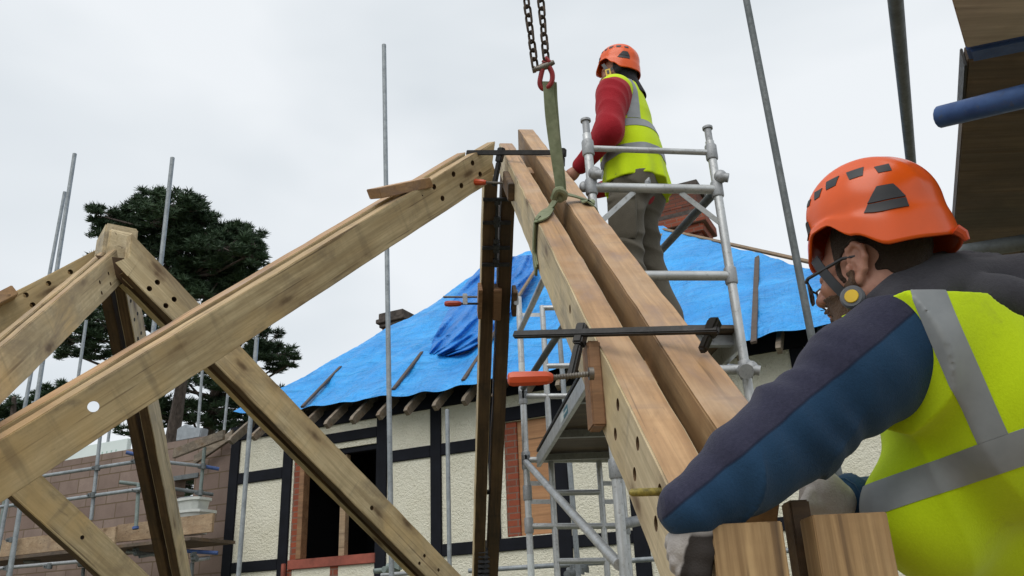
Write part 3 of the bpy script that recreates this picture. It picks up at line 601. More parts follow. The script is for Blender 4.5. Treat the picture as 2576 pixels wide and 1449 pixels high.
def beam(name, root, A, B, wh, t, h, mats, off=0.0, ext=(0, 0), holes=(), ends=(0, 0), lift=0.0, seed=0, roll=0.0):
    """A-B is one long edge; the member lies off..off+t along w and 0..-h along n (h<0: upwards).
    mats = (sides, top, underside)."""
    a, wv, n = frame_of(A, B, wh, roll)
    A2 = A - a * ext[0]; L = (B - A).length + ext[0] + ext[1]
    Mx = Matrix((a, wv, n)).transposed().to_4x4(); Mx.translation = A2
    z0, z1 = (-h, 0) if h > 0 else (0, -h)
    z0 += lift; z1 += lift
    g = np.random.default_rng(int(seed + abs(A.x * 1000) + abs(off * 100)))
    bm = bmesh.new(); N = max(6, int(L / .12)); rows = []
    for i in range(N + 1):
        x = L * i / N; row = []
        for (y, z) in ((off, z0), (off + t, z0), (off + t, z1), (off, z1)):
            j = g.normal(size=2) * .0011
            xx = x + (ends[0] * (z - z1) if i == 0 else ends[1] * (z - z1) if i == N else 0)
            row.append(bm.verts.new((xx, y + j[0], z + j[1])))
        rows.append(row)
    for i in range(N):
        for k in range(4):
            f = bm.faces.new((rows[i][k], rows[i][(k + 1) % 4], rows[i + 1][(k + 1) % 4], rows[i + 1][k]))
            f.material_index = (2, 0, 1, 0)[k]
    bm.faces.new(rows[0][::-1]); bm.faces.new(rows[N])
    bmesh.ops.recalc_face_normals(bm, faces=bm.faces)
    long_e = [e_ for e_ in bm.edges if len(e_.link_faces) == 2 and e_.calc_face_angle(0) > .7]
    bmesh.ops.bevel(bm, geom=long_e, offset=.004, segments=2, affect='EDGES', clamp_overlap=True)
    me = bpy.data.meshes.new(name); bm.to_mesh(me); bm.free()
    for m in mats: me.materials.append(M[m])
    o = link(bpy.data.objects.new(name, me)); o.matrix_world = Mx
    hs_ = []
    for (u, v, r_) in holes:
        p = Mx.inverted() @ on_plane(u, v, A + wv * off, wv)
        hs_.append((Vector((p.x, off - .02, p.z)), Vector((p.x, off + t + .02, p.z)), r_))
    if hs_: cut(o, hs_)
    o.parent = root; o.matrix_local = Matrix.Translation(-Vector(root['base'])) @ Mx
    return o, Mx, hs_
def drill_same(o, Mx, root, hs_, off, t):
    o.parent = None; o.matrix_world = Mx
    cut(o, [(Vector((p.x, off - .02, p.z)), Vector((p.x, off + t + .02, p.z)), r_) for p, _, r_ in hs_])
    o.parent = root; o.matrix_local = Matrix.Translation(-Vector(root['base'])) @ Mx
def block(name, root, c, ax, sx, sy, sz, mat, bevel=.004):
    """a block centred at c with axes ax and full sizes"""
    mb = MB(); c = Vector(c)
    mb.bar(c - ax[0] * sx / 2, c + ax[0] * sx / 2, ax[1] * sy, ax[2] * sz)
    return mb.build(name, M[mat], root, bevel=bevel)
# front frame: long rafter to the left
ft = thing('oak_truss', 'nearest oak truss with a long double rafter falling left and another falling away behind', 'timber truss', P(1250, 500, 5.8))
FA, FB = P(1247, 355, 5.37), P(0, 1106, 3.18); FRL = 21
big = [(1189, 410, .0165), (1141, 438, .0165), (1208, 438, .0165), (1092, 470, .0165), (1161, 467, .0165), (1113, 499, .0165), (235, 1023, .0225), (1063, 492, .004)]
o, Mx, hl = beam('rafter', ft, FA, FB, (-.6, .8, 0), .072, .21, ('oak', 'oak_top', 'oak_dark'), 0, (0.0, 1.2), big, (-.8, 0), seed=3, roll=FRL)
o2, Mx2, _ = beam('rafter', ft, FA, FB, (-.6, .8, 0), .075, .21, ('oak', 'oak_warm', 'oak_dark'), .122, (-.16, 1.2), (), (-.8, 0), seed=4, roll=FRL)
fa, fw, fn = frame_of(FA, FB, (-.6, .8, 0), FRL)
bg_ = []
for p, q_, r_ in hl:
    if r_ > .02:                       # the bolt hole runs straight through both members towards the far side
        wp = Mx @ Vector((p.x, 0, p.z)); vd = (wp - EYE).normalized(); i2 = Mx2.inverted(); c_ = i2 @ wp
        dl = i2.to_3x3() @ vd; k0 = (.122 - .03 - c_.y) / dl.y; k1 = (.122 + .1 - c_.y) / dl.y
        bg_.append((c_ + dl * k0, c_ + dl * k1, .05))
    else: bg_.append((p - Vector((-.16, 0, 0)) * 0 + Vector((-.16, 0, 0)) + Vector((0, .12, 0)), q_ + Vector((-.16, .15, 0)), r_))
o2.parent = None; o2.matrix_world = Mx2; cut(o2, bg_); o2.parent = ft; o2.matrix_local = Matrix.Translation(-Vector(ft['base'])) @ Mx2
wp = Mx @ Vector((hl[6][0].x, 0, hl[6][0].z)); vd = (Mx.inverted().to_3x3() @ (wp - EYE).normalized())
o.parent = None; o.matrix_world = Mx; cc = Vector((hl[6][0].x, 0, hl[6][0].z)); cut(o, [(cc - vd * .03, cc + vd * .13, .0222)]); o.parent = ft; o.matrix_local = Matrix.Translation(-Vector(ft['base'])) @ Mx
# a scrap block nailed across the top edge
def fp(u, v, y=0): return on_plane(u, v, FA + fw * y, fw)
mb = MB()
p0, p1 = fp(1085, 452), fp(935, 486)
mb.bar(P(1072, 460, 4.93), P(940, 488, 4.72), fw * .10, fn * .06)
o = mb.build('packing_block', M['oak_warm'], ft, bevel=.004)
# double rafter falling away behind the apex, underside shade put into its colour
KA, KB = P(1217, 472, 5.9), P(1191, 1449, 7.5)
beam('rafter', ft, KA, KB, (1, 0, 0), .095, -.2, ('oak', 'oak_dark', 'oak_dark'), 0, (.05, .9), [(1213.5, 500 + 0, .01)] if False else (), (0, 0), seed=5)
KA2, KB2 = P(1263, 472, 5.93), P(1226, 1449, 7.5)
beam('rafter', ft, KA2, KB2, (1, 0, 0), .095, -.2, ('oak_dark', 'oak_dark', 'oak_dark'), 0, (.05, .9), (), (0, 0), seed=6)
ka, kw, kn = frame_of(KA, KB, (1, 0, 0))
# threaded rod and nuts in the slot
mb = MB(); r0 = P(1251, 505, 5.95); r1 = P(1247, 668, 6.15); mb.tube(r0, r1, .011, 8); o = mb.build('hanger_rod', M['bolt'], ft, True)
rv = (r1 - r0).normalized()
for f in (.02, .27, .31, .36, .62, .70, .76, .93, .98):
    c = r0 + (r1 - r0) * f; MB().path([c - rv * .016, c + rv * .016], .023 if f not in (.31, .70) else .027, 6).build('nut', M['bolt'], ft)
for f in (-.02, .33, .72, .985):
    c = r0 + (r1 - r0) * f; MB().bar(c - kw * .10, c + kw * .10, rv * .022, kn * .022).build('cross_bolt', M['bolt'], ft)
s0 = P(1223, 1238, 7.2); MB().tube(s0 - kw * .06, s0 + kw * .08, .020).build('cross_bolt', M['bolt'], ft, True)
c0 = P(1218, 1385, 7.4); c1 = P(1215, 1470, 7.5); mb = MB().tube(c0, c1, .008, 8)
for i in range(7): q = c0 + (c1 - c0) * (i / 7); mb.bar(q - kw * .05, q + kw * .05, Zv * .025, kn * .025)
mb.build('hanger_rod', M['bolt'], ft)
block('spacer', ft, P(1250, 760, 6.33), (kw, kn, ka), .06, .12, .25, 'scrap')
block('cheek_pad', ft, P(1207, 757, 6.26), (kw, kn, ka), .030, .13, .24, 'scrap'); block('cheek_pad', ft, P(1293, 757, 6.30), (kw, kn, ka), .03, .13, .20, 'oak_dark')
# right-hand pair being set down
rp = thing('rafter_pair', 'pair of planed oak rafters hanging in the green sling and falling towards the viewer', 'timber rafters', P(1500, 800, 3.0))
AA, AB = P(1258, 365, 5.85), P(1683, 1224, 1.57)
aa, aw, an = frame_of(AA, AB, (1, 0, 0))
lowA = [(1555, 1018, .0155), (1549, 1092, .0155), (1604, 1116, .0155), (1597, 1193, .0155), (1662, 1237, .0155), (1652, 1317, .0155), (1434, 778, .0155), (1362, 700, .004), (1301, 459, .010)]
o, MA, hA = beam('rafter', rp, AA, AB, (1, 0, 0), .095, .2, ('oak_cream', 'oak_warm', 'oak_dark'), 0, (.10, .13), lowA, (-.35, 0), seed=8)
BA_ = P(1303, 325, 6.3); BB_ = P(1793, 1070, 1.70)
ba, bw_, bn = frame_of(BA_, BB_, (1, 0, 0))
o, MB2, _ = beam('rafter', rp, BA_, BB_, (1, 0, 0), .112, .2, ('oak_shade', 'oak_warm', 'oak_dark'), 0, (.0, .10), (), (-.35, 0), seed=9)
def mid_ab(u, v, dz=0.0):
    p = on_plane(u, v, AA, an); return p - an * dz
gapc = (aw * .095 + aw * .06 * .5)
for (u, v, ln, dp) in ((1340, 428, .22, .06), (1622, 935, .16, .05)):
    p = on_plane(u, v, AA - an * dp, an)
    al = (p - AA).dot(aa); c = AA + aa * al + aw * .128 - an * (dp + .05)
    block('spacer', rp, c, (aa, aw, an), ln, .062, .10, 'oak_warm')
# clamp pads
padU = on_plane(1279, 467, AA - aw * .018, aw); padL = on_plane(1494, 972, AA - aw * .018, aw)
tag(block('clamp_pad', rp, padU, (aa, aw, an), .42, .035, .10, 'oak_dark'), 'dark packing piece under the upper clamp screw')
vert = (Zv - aw * Zv.dot(aw)).normalized(); hor = vert.cross(aw).normalized()
block('clamp_pad', rp, padL, (vert, aw, hor), .225, .035, .085, 'scrap')
# oak end posts
for (u0, v0, u1, v1, lab) in ((1789, 1329, 1965, 1300, 'short oak post with a sawn face under the builder\'s forearm'), (2044, 1297, 2230, 1285, 'short oak post with a sawn face overlapping the yellow vest')):
    d_ = 1.33; p = P(u0, v0, d_); q = P(u1, v1, d_); ztop = (p.z + q.z) / 2; q.z = ztop; p.z = ztop
    hv = (q - p); dn = Vector((hv.y, -hv.x, 0)).normalized() * -.07
    mb = MB(); lo_ = Vector((0, 0, ztop - 1.945)); mb.prism([p, q, q + dn, p + dn], -lo_)
    o = mb.build('oak_post', M['oak_end'], bevel=0, origin=(p + q) / 2 - lo_)
    # grain runs up the post
    me = o.data; Rm = Matrix.Rotation(R(90), 4, 'Y'); me.transform(Rm.inverted()); o.matrix_world = Matrix.Translation(o.location) @ Rm
    bm = bmesh.new(); bm.from_mesh(me); bmesh.ops.bevel(bm, geom=bm.edges, offset=.0018, segments=2, affect='EDGES'); bm.to_mesh(me); bm.free()
    tag(o, lab, 'post', 'oak posts at the feet of the rafters')
o = thing('oak_plank', 'dark oak plank standing in the gap between the two sawn posts', 'plank', P(2010, 1449, 1.5))
p = P(1999, 1262, 1.47); MB().bar(p, Vector((p.x, p.y, 1.945)), (.034, 0, 0), (0, .05, 0)).build('board', M['oak_dark'], o, bevel=.003)
# drift peg
pg = thing('drift_peg', 'yellow painted drift peg sticking out of a hole in the pale rafter', 'peg', P(1635, 1237, 1.5))
hc = MA @ hA[4][0]; MB().path([hc + aw * .08, hc - aw * .020, hc - aw * .036 , hc - aw * .041], [.0078, .0078, .0072, .003], 12).build('shaft', M['yellow_peg'], pg, True)
# rear truss
rt = thing('oak_truss', 'rear oak truss at the left with pegged rafters meeting below a post head', 'timber truss', P(320, 700, 4.75))
hR = [(396, 710, .0165), (376, 726, .0165), (438, 753, .0165), (417, 769, .0165)]
RA, RB = P(366.7, 623, 5.0), P(1158.7, 1446, 6.25)
beam('rafter', rt, RA, RB, (-.8, .62, 0), .06, .212, ('oak', 'oak', 'oak_dark'), 0, (.11, .35), hR + [(935, 1278, .016), (1068, 1398, .013), (1055, 1417, .012), (1103, 1434, .012)], (-.70, 0), seed=12)
beam('rafter', rt, RA, RB, (-.8, .62, 0), .06, .212, ('oak_dark', 'oak', 'oak_dark'), .09, (.06, .35), [(938, 1279, .04)], (-.70, 0), seed=13)
QA, QB = P(316.7, 606, 5.2), P(0, 876, 3.46)
hM = [(294, 669, .011), (273, 688, .011), (298, 695, .011), (251, 710, .011), (278, 714, .011), (256, 737, .011)]
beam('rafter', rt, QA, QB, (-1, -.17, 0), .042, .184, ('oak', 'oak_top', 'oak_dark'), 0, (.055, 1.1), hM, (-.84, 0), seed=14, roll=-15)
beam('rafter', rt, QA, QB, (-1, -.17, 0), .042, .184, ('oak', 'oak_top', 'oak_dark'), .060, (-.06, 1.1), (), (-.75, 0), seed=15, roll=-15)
LA, LB = P(233, 633, 5.15), P(0, 753, 4.75)
hL = [(177, 684, .0155), (122, 713, .0155), (65, 742, .0155), (82, 767, .0155)]
beam('rafter', rt, LA, LB, (-.6, .8, 0), .05, .215, ('oak', 'oak_top', 'oak_dark'), 0, (.12, 1.6), hL, seed=16, roll=9)
beam('rafter', rt, LA, LB, (-.6, .8, 0), .05, .215, ('oak', 'oak_warm', 'oak_dark'), .08, (.05, 1.6), (), seed=17, roll=9)
SA, SB = P(318, 745, 5.15), P(455, 1449, 6.2)
beam('rafter', rt, SA, SB, (-1, 0, 0), .062, -.20, ('oak_cream', 'oak_dark', 'oak_dark'), 0, (.25, .5), (), seed=18)
beam('rafter', rt, SA, SB, (-1, 0, 0), .062, -.20, ('oak_dark', 'oak_dark', 'oak_dark'), .092, (.25, .5), (), seed=19)
sa_, sw_, sn_ = frame_of(SA, SB, (-1, 0, 0))
for u, v in ((329, 757), (346, 789), (338, 804), (355, 838), (347, 852)):
    p = on_plane(u, v, SA, sw_); MB().tube(p - sw_ * .0015, p + sw_ * .01, .012, 12).build('peg_hole_disc', M['dark_room'], rt)  # dark discs in place of shaded holes, nothing is drilled here
# post head over the joint: a squared block turned to the viewer, its top sloped
hc = P(293, 640, 5.12); Am = Vector((math.cos(R(-50)), math.sin(R(-50)), 0)); Bm = Vector((-Am.y, Am.x, 0))
def hp_(a_, b_, v): return Vector((hc.x, hc.y, 0)) + Am * a_ + Bm * b_ + Zv * P(293, v, 5.12).z
mb = MB().hexa([hp_(-.10, -.10, 690), hp_(.09, -.10, 690), hp_(.09, .09, 690), hp_(-.10, .09, 690), hp_(-.10, -.10, 592), hp_(.085, -.10, 570), hp_(.08, .085, 566), hp_(-.095, .085, 584)])
mb.build('post_head', M['oak_cream'], rt, bevel=.010)
mb = MB().hexa([hp_(.0905, -.08, 690), hp_(.118, -.08, 690), hp_(.118, .055, 690), hp_(.0905, .055, 690), hp_(.0905, -.08, 588), hp_(.112, -.08, 596), hp_(.112, .055, 600), hp_(.0905, .055, 584)])
mb.build('post_head', M['oak_cream'], rt, bevel=.008)
block('packing_block', rt, P(4, 750, 4.72), frame_of(LA, LB, (-.6, .8, 0)), .14, .10, .06, 'oak_warm')
# lower brace at the left
lb = thing('oak_brace', 'stained oak brace running down from the left end of the long rafter', 'timber brace', P(200, 1330, 5.2))
CA, CB = P(110, 1199, 5.0), P(377, 1449, 5.4)
beam('brace', lb, CA, CB, (-.8, .55, 0), .07, .195, ('oak', 'oak_warm', 'oak_dark'), 0, (.18, .8), [(207, 1352, .013)], seed=21)
# ------------------------------------------------------------------ clamps
def f_clamp(name, label, bar0, bar1, arm_top, arm_bot, jaw_top, jaw_bot, hand0, hand1, tip, hr, mats, bw2=.016, bh=.034):
    t_ = thing(name, label, 'clamp', arm_bot)
    ax = (bar1 - bar0).normalized(); up_ = (arm_top - arm_bot).normalized(); dp = ax.cross(up_).normalized()
    MB().bar(bar0, bar1, dp * bw2, up_ * bh).build('bar', M[mats[0]], t_, bevel=.003)
    def armm(tp, bt, nm):
        mb = MB(); v_ = (bt - tp); mb.bar(tp - v_.normalized() * .025, tp + v_ * .30, dp * bw2 * 2.1, ax * bh * 1.35); mb.bar(tp + v_ * .301, bt, dp * bw2 * 1.6, ax * bh * .95)
        return mb.build(nm, M[mats[0]], t_, bevel=.005)
    armm(arm_top, arm_bot, 'sliding_arm'); armm(jaw_top, jaw_bot, 'fixed_jaw')
    hv = (hand1 - hand0); hd = hv.normalized()
    MB().path([hand0 + hv * f for f in (0, .03, .12, .5, .85, .96, 1)], [hr * k for k in (.55, .85, 1, .98, .92, .7, .5)], 8).build('handle', M[mats[1]], t_, True)
    n = 14; L = (tip - hand1).length; pts_, rr = [], []
    for i in range(2 * n + 1): pts_.append(hand1 + (tip - hand1) * (i / (2 * n))); rr.append(hr * (.42 if i % 2 else .32))
    MB().path(pts_, rr, 10).build('screw', M['screw'], t_, True)
    MB().path([tip - hd * .008, tip + hd * .004], hr * .85, 14).build('swivel_pad', M['screw'], t_, True)
    return t_
dU = 5.35
b0 = P(1174, 384, 5.28); b1 = P(1423, 384, 5.0)
f_clamp('bar_clamp', 'black bar clamp with red handle near the apex of the oak rafters', b0, b1, P(1260, 382, 5.2), P(1243, 468, 5.2), P(1415, 384, 5.02), P(1414, 420, 5.02),
        P(1166, 457, 5.26), P(1223, 459, 5.2), P(1272, 461, 5.15), .021, ('steel_black', 'handle'), .018, .030)
def A_at(u, v, dz=.0): return on_plane(u, v, AA + an * dz, an)
tipL = on_plane(1489, 940, AA - aw * .040, aw); dT = (tipL - EYE).dot(CF)
b0 = P(1293, 842, 2.37); b1 = P(1808, 828, 2.02)
f_clamp('bar_clamp', 'large black bar clamp with orange handle across both planed rafters', b0, b1, P(1463, 836, 2.26), P(1437, 950, dT + .03), P(1790, 829, 2.035), P(1766, 884, 2.05),
        P(1277, 954, dT - .01), P(1391, 950, dT), tipL, .0190, ('steel_black', 'handle'), .015, .022)
t_ = thing('bar_clamp', 'small steel clamp with dark red handle on the double rafter falling away', 'clamp', P(1160, 752, 6.2))
MB().tube(P(1115, 747, 6.15), P(1200, 747, 6.2), .008, 8).build('bar', M['screw'], t_, True)
block('sliding_arm', t_, P(1170, 752, 6.17), (kw, kn, Zv), .035, .03, .075, 'alu_cast')
MB().path([P(u, 764, 6.15) for u in (1118, 1121, 1130, 1150, 1158, 1161)], [.012, .02, .024, .022, .018, .010], 8).build('handle', M['handle_dark'], t_, True)
MB().tube(P(1160, 764, 6.16), P(1202, 764, 6.2), .009, 8).build('screw', M['bolt'], t_, True)
block('fixed_jaw', t_, P(1298, 748, 6.25), (kw, kn, Zv), .035, .03, .11, 'alu_cast')
# ------------------------------------------------------------------ sling, shackle and chains
sg = thing('lifting_sling', 'green webbing sling choked round the pair of planed rafters', 'sling', P(1405, 480, 3.95))
def ribbon(pts, wid, wdir, th=.006, name='webbing', m='sling'):
    mb = MB(); vs = []; N = len(pts)
    for i, p in enumerate(pts):
        wv = Vector(wdir[i] if isinstance(wdir, list) else wdir).normalized(); t = (pts[min(i + 1, N - 1)] - pts[max(i - 1, 0)]).normalized()
        wv = (wv - t * wv.dot(t)).normalized(); n = t.cross(wv); w2 = (wid[i] if isinstance(wid, list) else wid) / 2
        vs += [p - wv * w2 - n * th / 2, p + wv * w2 - n * th / 2, p + wv * w2 + n * th / 2, p - wv * w2 + n * th / 2]
    fs = [(3, 2, 1, 0), tuple(range(4 * N - 4, 4 * N))]
    for i in range(N - 1):
        for k in range(4): fs.append((4 * i + k, 4 * i + (k + 1) % 4, 4 * i + 4 + (k + 1) % 4, 4 * i + 4 + k))
    mb.add(vs, fs); return mb.build(name, M[m], sg if m == 'sling' else None, True, bevel=0)
def cat(pts, n=6):
    out = []; P_ = [pts[0]] + pts + [pts[-1]]
    for i in range(1, len(P_) - 2):
        for k in range(n):
            t = k / n; a_, b_, c_, d_ = P_[i - 1], P_[i], P_[i + 1], P_[i + 2]
            out.append(.5 * ((2 * b_) + (c_ - a_) * t + (2 * a_ - 5 * b_ + 4 * c_ - d_) * t * t + (3 * b_ - a_ - 3 * c_ + d_) * t ** 3))
    return out + [pts[-1]]
dS = 3.72
up_pts = cat([P(1380, 205, dS), P(1382, 250, dS), P(1392, 340, dS), P(1403, 420, dS), P(1408, 478, dS)])
tw_ = [CR * 1.0 + CF * (.2 + .5 * math.sin(i * .35)) for i in range(len(up_pts))]
ribbon(up_pts, [.058 - .016 * (i / len(up_pts)) for i in range(len(up_pts))], tw_)
ribbon([p + CR * .014 + CF * .03 for p in up_pts], [.052 - .018 * (i / len(up_pts)) for i in range(len(up_pts))], [CR * .8 - CF * (.6 - .3 * math.sin(i * .3)) for i in range(len(up_pts))])
kn_ = P(1408, 488, dS)
mb = MB().ellip(kn_, .026, .024, .042); mb.path(cat([P(1392, 500, dS - .02), P(1402, 478, dS - .045), P(1420, 486, dS - .03), P(1418, 500, dS - .01)], 5), .015, 8); mb.build('knot', M['sling'], sg, True)
# left leg: over rafter A's top, round its left arris and down its face
tA = A_at(1352, 548, .004)
gA = [P(1404, 492, dS - .02), A_at(1385, 520, .02), A_at(1362, 548, .012)]
eA = on_plane(1349, 556, AA - aw * .006, aw)
left = cat(gA + [eA, on_plane(1346, 590, AA - aw * .008, aw), on_plane(1345, 640, AA - aw * .008, aw), on_plane(1351, 680, AA - aw * .008, aw)], 5)
ribbon(left, [.054] * 12 + [.060] * (len(left) - 12), [aa] * len(left))
ribbon([p - aw * .007 + aa * .02 for p in left[10:]], .045, [aa] * len(left[10:]))
Bn = lambda u, v, k: on_plane(u, v, BA_ + bn * k, bn)
right = cat([P(1410, 486, dS - .01), Bn(1440, 492, .03), Bn(1470, 502, .012), Bn(1489, 513, .008), Bn(1497, 524, -.05)], 5)
ribbon(right, [.045 + .014 * i / len(right) for i in range(len(right))], [ba] * len(right))
def link_pts(c, ax, sd, L, W, n=20):
    out = []
    for i in range(n):
        t = 2 * math.pi * i / n; x = math.cos(t); y = math.sin(t)
        out.append(c + sd * (W / 2 * x) + ax * (max(-1, min(1, y * 1.0)) * W / 2 + math.copysign((L - W) / 2, y)))
    return out
def chain(label, p0, p1, L=.052, W=.031, r_=.0056):
    t_ = thing('lifting_chain', label, 'chain', p1); ax = (p0 - p1).normalized(); x = ax.cross(CF).normalized(); y = ax.cross(x)
    n = int((p0 - p1).length / (L - 2 * r_)); mb = MB()
    for i in range(n + 1):
        an_ = R(40 + 90 * (i % 2)) + .12 * math.sin(i * 1.7); sd_ = x * math.cos(an_) + y * math.sin(an_)
        mb.path(link_pts(p1 + ax * ((L - 2 * r_) * i), ax, sd_, L, W), r_, 8, closed=True)
    mb.build('links', M['chain'], t_, True); return t_
chain('left of the two rusty chains above the red shackle', P(1315, -70, 3.78), P(1345, 160, dS))
chain('right of the two rusty chains above the red shackle', P(1354, -70, 3.80), P(1373, 140, dS))
sh = thing('shackle', 'red lifting shackle joining the rusty chains to the green sling', 'shackle', P(1374, 200, dS))
bow = cat([P(1369, 160, dS), P(1362, 185, dS), P(1358, 210, dS), P(1366, 223, dS), P(1378, 218, dS), P(1388, 205, dS), P(1389, 185, dS), P(1380, 165, dS), P(1376, 150, dS)], 6)
MB().path(bow, .0115, 10).build('bow', M['red_metal'], sh, True)
MB().path([P(1369, 158, dS), P(1374, 148, dS), P(1381, 158, dS)], .014, 10).build('eye', M['red_metal'], sh, True)
MB().path([P(1339, 176, dS), P(1347, 174, dS), P(1348, 174, dS), P(1372, 166, dS), P(1394, 156, dS)], [.015, .015, .011, .0165, .010], 12).build('pin', M['screw'], sh, True)
# ------------------------------------------------------------------ aluminium access tower
tw = thing('access_tower', 'aluminium access tower with ladder frames where the builder in red stands', 'scaffold tower', Vector((.7, 5.5, 0)))
def T(name, a, b, r=.025, m='alu'): return MB().tube(a, b, r, 14).build(name, M[m], tw, True)
def leg(u, v, d, vtop, vbot, r=.025):
    """plumb standard through P(u,v,d), between the heights seen at rows vtop and vbot"""
    p = P(u, v, d)
    def zat(vv):
        q = ray(u + (vv - v) * .09, vv); return EYE.z + (p.y - EYE.y) / q.y * q.z
    return Vector((p.x, p.y, zat(vtop))), Vector((p.x, p.y, zat(vbot)))
def at_h(l, v):     # the point of standard l seen at row v
    y = l[0].y; q = ray(1288, v)
    for _ in range(4):
        z = EYE.z + (y - EYE.y) / q.y * q.z
        pz = Vector((l[0].x, l[0].y, z)) - EYE; u = 1288 + FPX * pz.dot(CR) / pz.dot(CF); q = ray(u, v)
    return Vector((l[0].x, l[0].y, z))
n1 = leg(1489, 420, 4.3, 338, 2300); n2 = leg(1812, 440, 4.36, 356, 2300)
lean = Vector((-.03, 0, 0))
N1 = (n1[0] + lean * .4, Vector((n1[1].x, n1[1].y, 0))); N2 = (n2[0] + lean, Vector((n2[1].x + .03, n2[1].y, 0)))
for s_ in (N1, N2):
    T('standard', s_[0], s_[1], .0225)
    t0 = s_[0]; ax = (s_[0] - s_[1]).normalized()
    T('spigot', t0 + ax * .001, t0 + ax * .075, .0185, 'alu_cast'); MB().path([t0 + ax * .076, t0 + ax * .088, t0 + ax * .094], [.027, .027, .018], 14).build('spigot', M['alu_cast'], tw, True)
def on_leg(s_, v): 
    a_, b_ = s_; lo_, hi_ = 0.0, 1.0
    for _ in range(40):
        m_ = (lo_ + hi_) / 2; q = a_ + (b_ - a_) * m_ - EYE; vv = 724.5 - FPX * q.dot(CU) / q.dot(CF)
        if vv < v: lo_ = m_
        else: hi_ = m_
    return a_ + (b_ - a_) * lo_
def collar(p, ax=Zv, r=.031, h=.085, m='alu_cast'): return MB().path([p - ax * h / 2, p - ax * h * .42, p + ax * h * .42, p + ax * h / 2], [r * .9, r, r, r * .9], 14).build('coupler', M[m], tw, True)
for va, vb, r_ in ((373, 384, .0155), (471, 477, .024), (693, 694, .024), (935, 930, .024), (1180, 1172, .024)):
    a_, b_ = on_leg(N1, va), on_leg(N2, vb); T('rung', a_, b_, r_); collar(a_); collar(b_)
for s_, v in ((N1, 438), (N2, 446), (N2, 925)):
    p = on_leg(s_, v); mb = MB().ellip(p + CR * .02 - CF * .03, .034, .03, .036); mb.tube(p - CF * .03, p + CR * .055 - CF * .045 - Zv * .01, .024, 10); mb.build('brace_hook', M['alu_cast'], tw, True)
MB().ellip(P(1468, 470, 4.28), .022, .02, .03).build('brace_hook', M['alu_cast'], tw, True)
r471a, r471b = on_leg(N1, 471), on_leg(N2, 477)
def on_rung(k): return r471a + (r471b - r471a) * k
for k, s_, v in ((.335, N1, 572), (.70, N2, 566)):
    a_ = on_rung(k) - Zv * .02; b_ = on_leg(s_, v); dv = (b_ - a_).normalized(); MB().bar(a_, b_, dv.cross(CF).normalized() * .026, CF * .005).build('gusset', M['alu'], tw, bevel=.001)
MB().path([P(1628, 474, 4.30), P(1630, 456, 4.30), P(1633, 446, 4.30)], [.017, .015, .003], 4).build('toe_clip', M['alu_cast'], tw)
# far ladder frame
fr = [leg(1316, 1000, 7.15, 748, 2600), leg(1377, 1000, 7.15, 770, 2600), leg(1494, 1000, 7.15, 770, 2600), leg(1546, 1000, 7.15, 748, 2600)]
fr = [(a_, Vector((b_.x, b_.y, 0))) for a_, b_ in fr]
for i, s_ in enumerate(fr): T('standard', s_[0], s_[1], .0265 if i in (0, 3) else .024)
for v in (997, 1157, 1324, 1490): T('rung', on_leg(fr[0], v), on_leg(fr[3], v - 1), .024)
for v in (775, 846, 921, 1075, 1240, 1412): T('rung', on_leg(fr[1], v), on_leg(fr[2], v - 2), .023)
for i, v in ((0, 990), (0, 1000), (0, 1155), (0, 1162), (0, 1240), (0, 1322), (3, 1157), (3, 1325)): collar(on_leg(fr[i], v), r=.036, h=.12)
for v in (792, 1216, 1262): 
    for i, j in ((0, 1), (2, 3)):
        a_, b_ = on_leg(fr[i], v), on_leg(fr[j], v); MB().bar(a_, b_, Zv * .035, CF * .006).build('rung_strut', M['alu'], tw)
lb2 = on_leg(fr[0], 1425); MB().tube(lb2 - Zv * .09, lb2 + Zv * .09, .0268, 14).build('label', M['white_label'], tw, True)
lb2 = on_leg(fr[0], 925); MB().tube(lb2 - Zv * .04, lb2 + Zv * .04, .0268, 14).build('label', M['white_label'], tw, True)
# braces
T('brace', on_leg(fr[0], 1160) - CF * .05, on_leg(N1, 1421) - CR * .02, .0245)
T('brace', on_leg(fr[0], 978), P(1480, 726, 5.3), .0255, 'galv_dark'); T('brace', on_leg(fr[0], 832), P(1420, 590, 5.6), .0255)
T('brace', on_leg(N2, 480) + CF * .05, P(1640, 655, 5.6), .0235, 'galv_dark')
p = on_leg(N2, 930); T('brace', p - CR * .03, P(1800, 922, 5.2), .0235)
MB().path([p - CF * .05 - CR * .02, p - CF * .09 - CR * .02], .035, 14).build('brace_hook', M['alu_cast'], tw, True)
T('brace', on_leg(N1, 1325) + CF * .03, P(1700, 1290, 4.4), .0235, 'alu_cast'); 
# platform
zd = P(1440, 1150, 7.1).z
pl0, pl1 = Vector((fr[0][0].x + .10, fr[0][0].y - .02, zd)), Vector((fr[3][0].x - .02, fr[3][0].y - .02, zd))
pn0, pn1 = Vector((N1[1].x + .03, N1[1].y + .05, zd)), Vector((N2[1].x - .03, N2[1].y + .05, zd))
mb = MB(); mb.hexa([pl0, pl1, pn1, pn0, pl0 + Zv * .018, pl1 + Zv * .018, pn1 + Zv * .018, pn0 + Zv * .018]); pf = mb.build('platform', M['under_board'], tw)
for a_, b_ in ((pl0, pn0), (pl1, pn1)):
    ax = (b_ - a_).normalized(); MB().bar(a_ - Zv * .05, b_ - Zv * .05, ax.cross(Zv).normalized() * .03, Zv * .098).build('side_rail', M['alu'], pf, bevel=.003)
for f in (.02, .3, .62, .97): MB().bar(pl0 + (pn0 - pl0) * f - Zv * .035, pl1 + (pn1 - pl1) * f - Zv * .035, (pn0 - pl0).normalized() * .045, Zv * .05).build('cross_member', M['alu_cast'], pf)
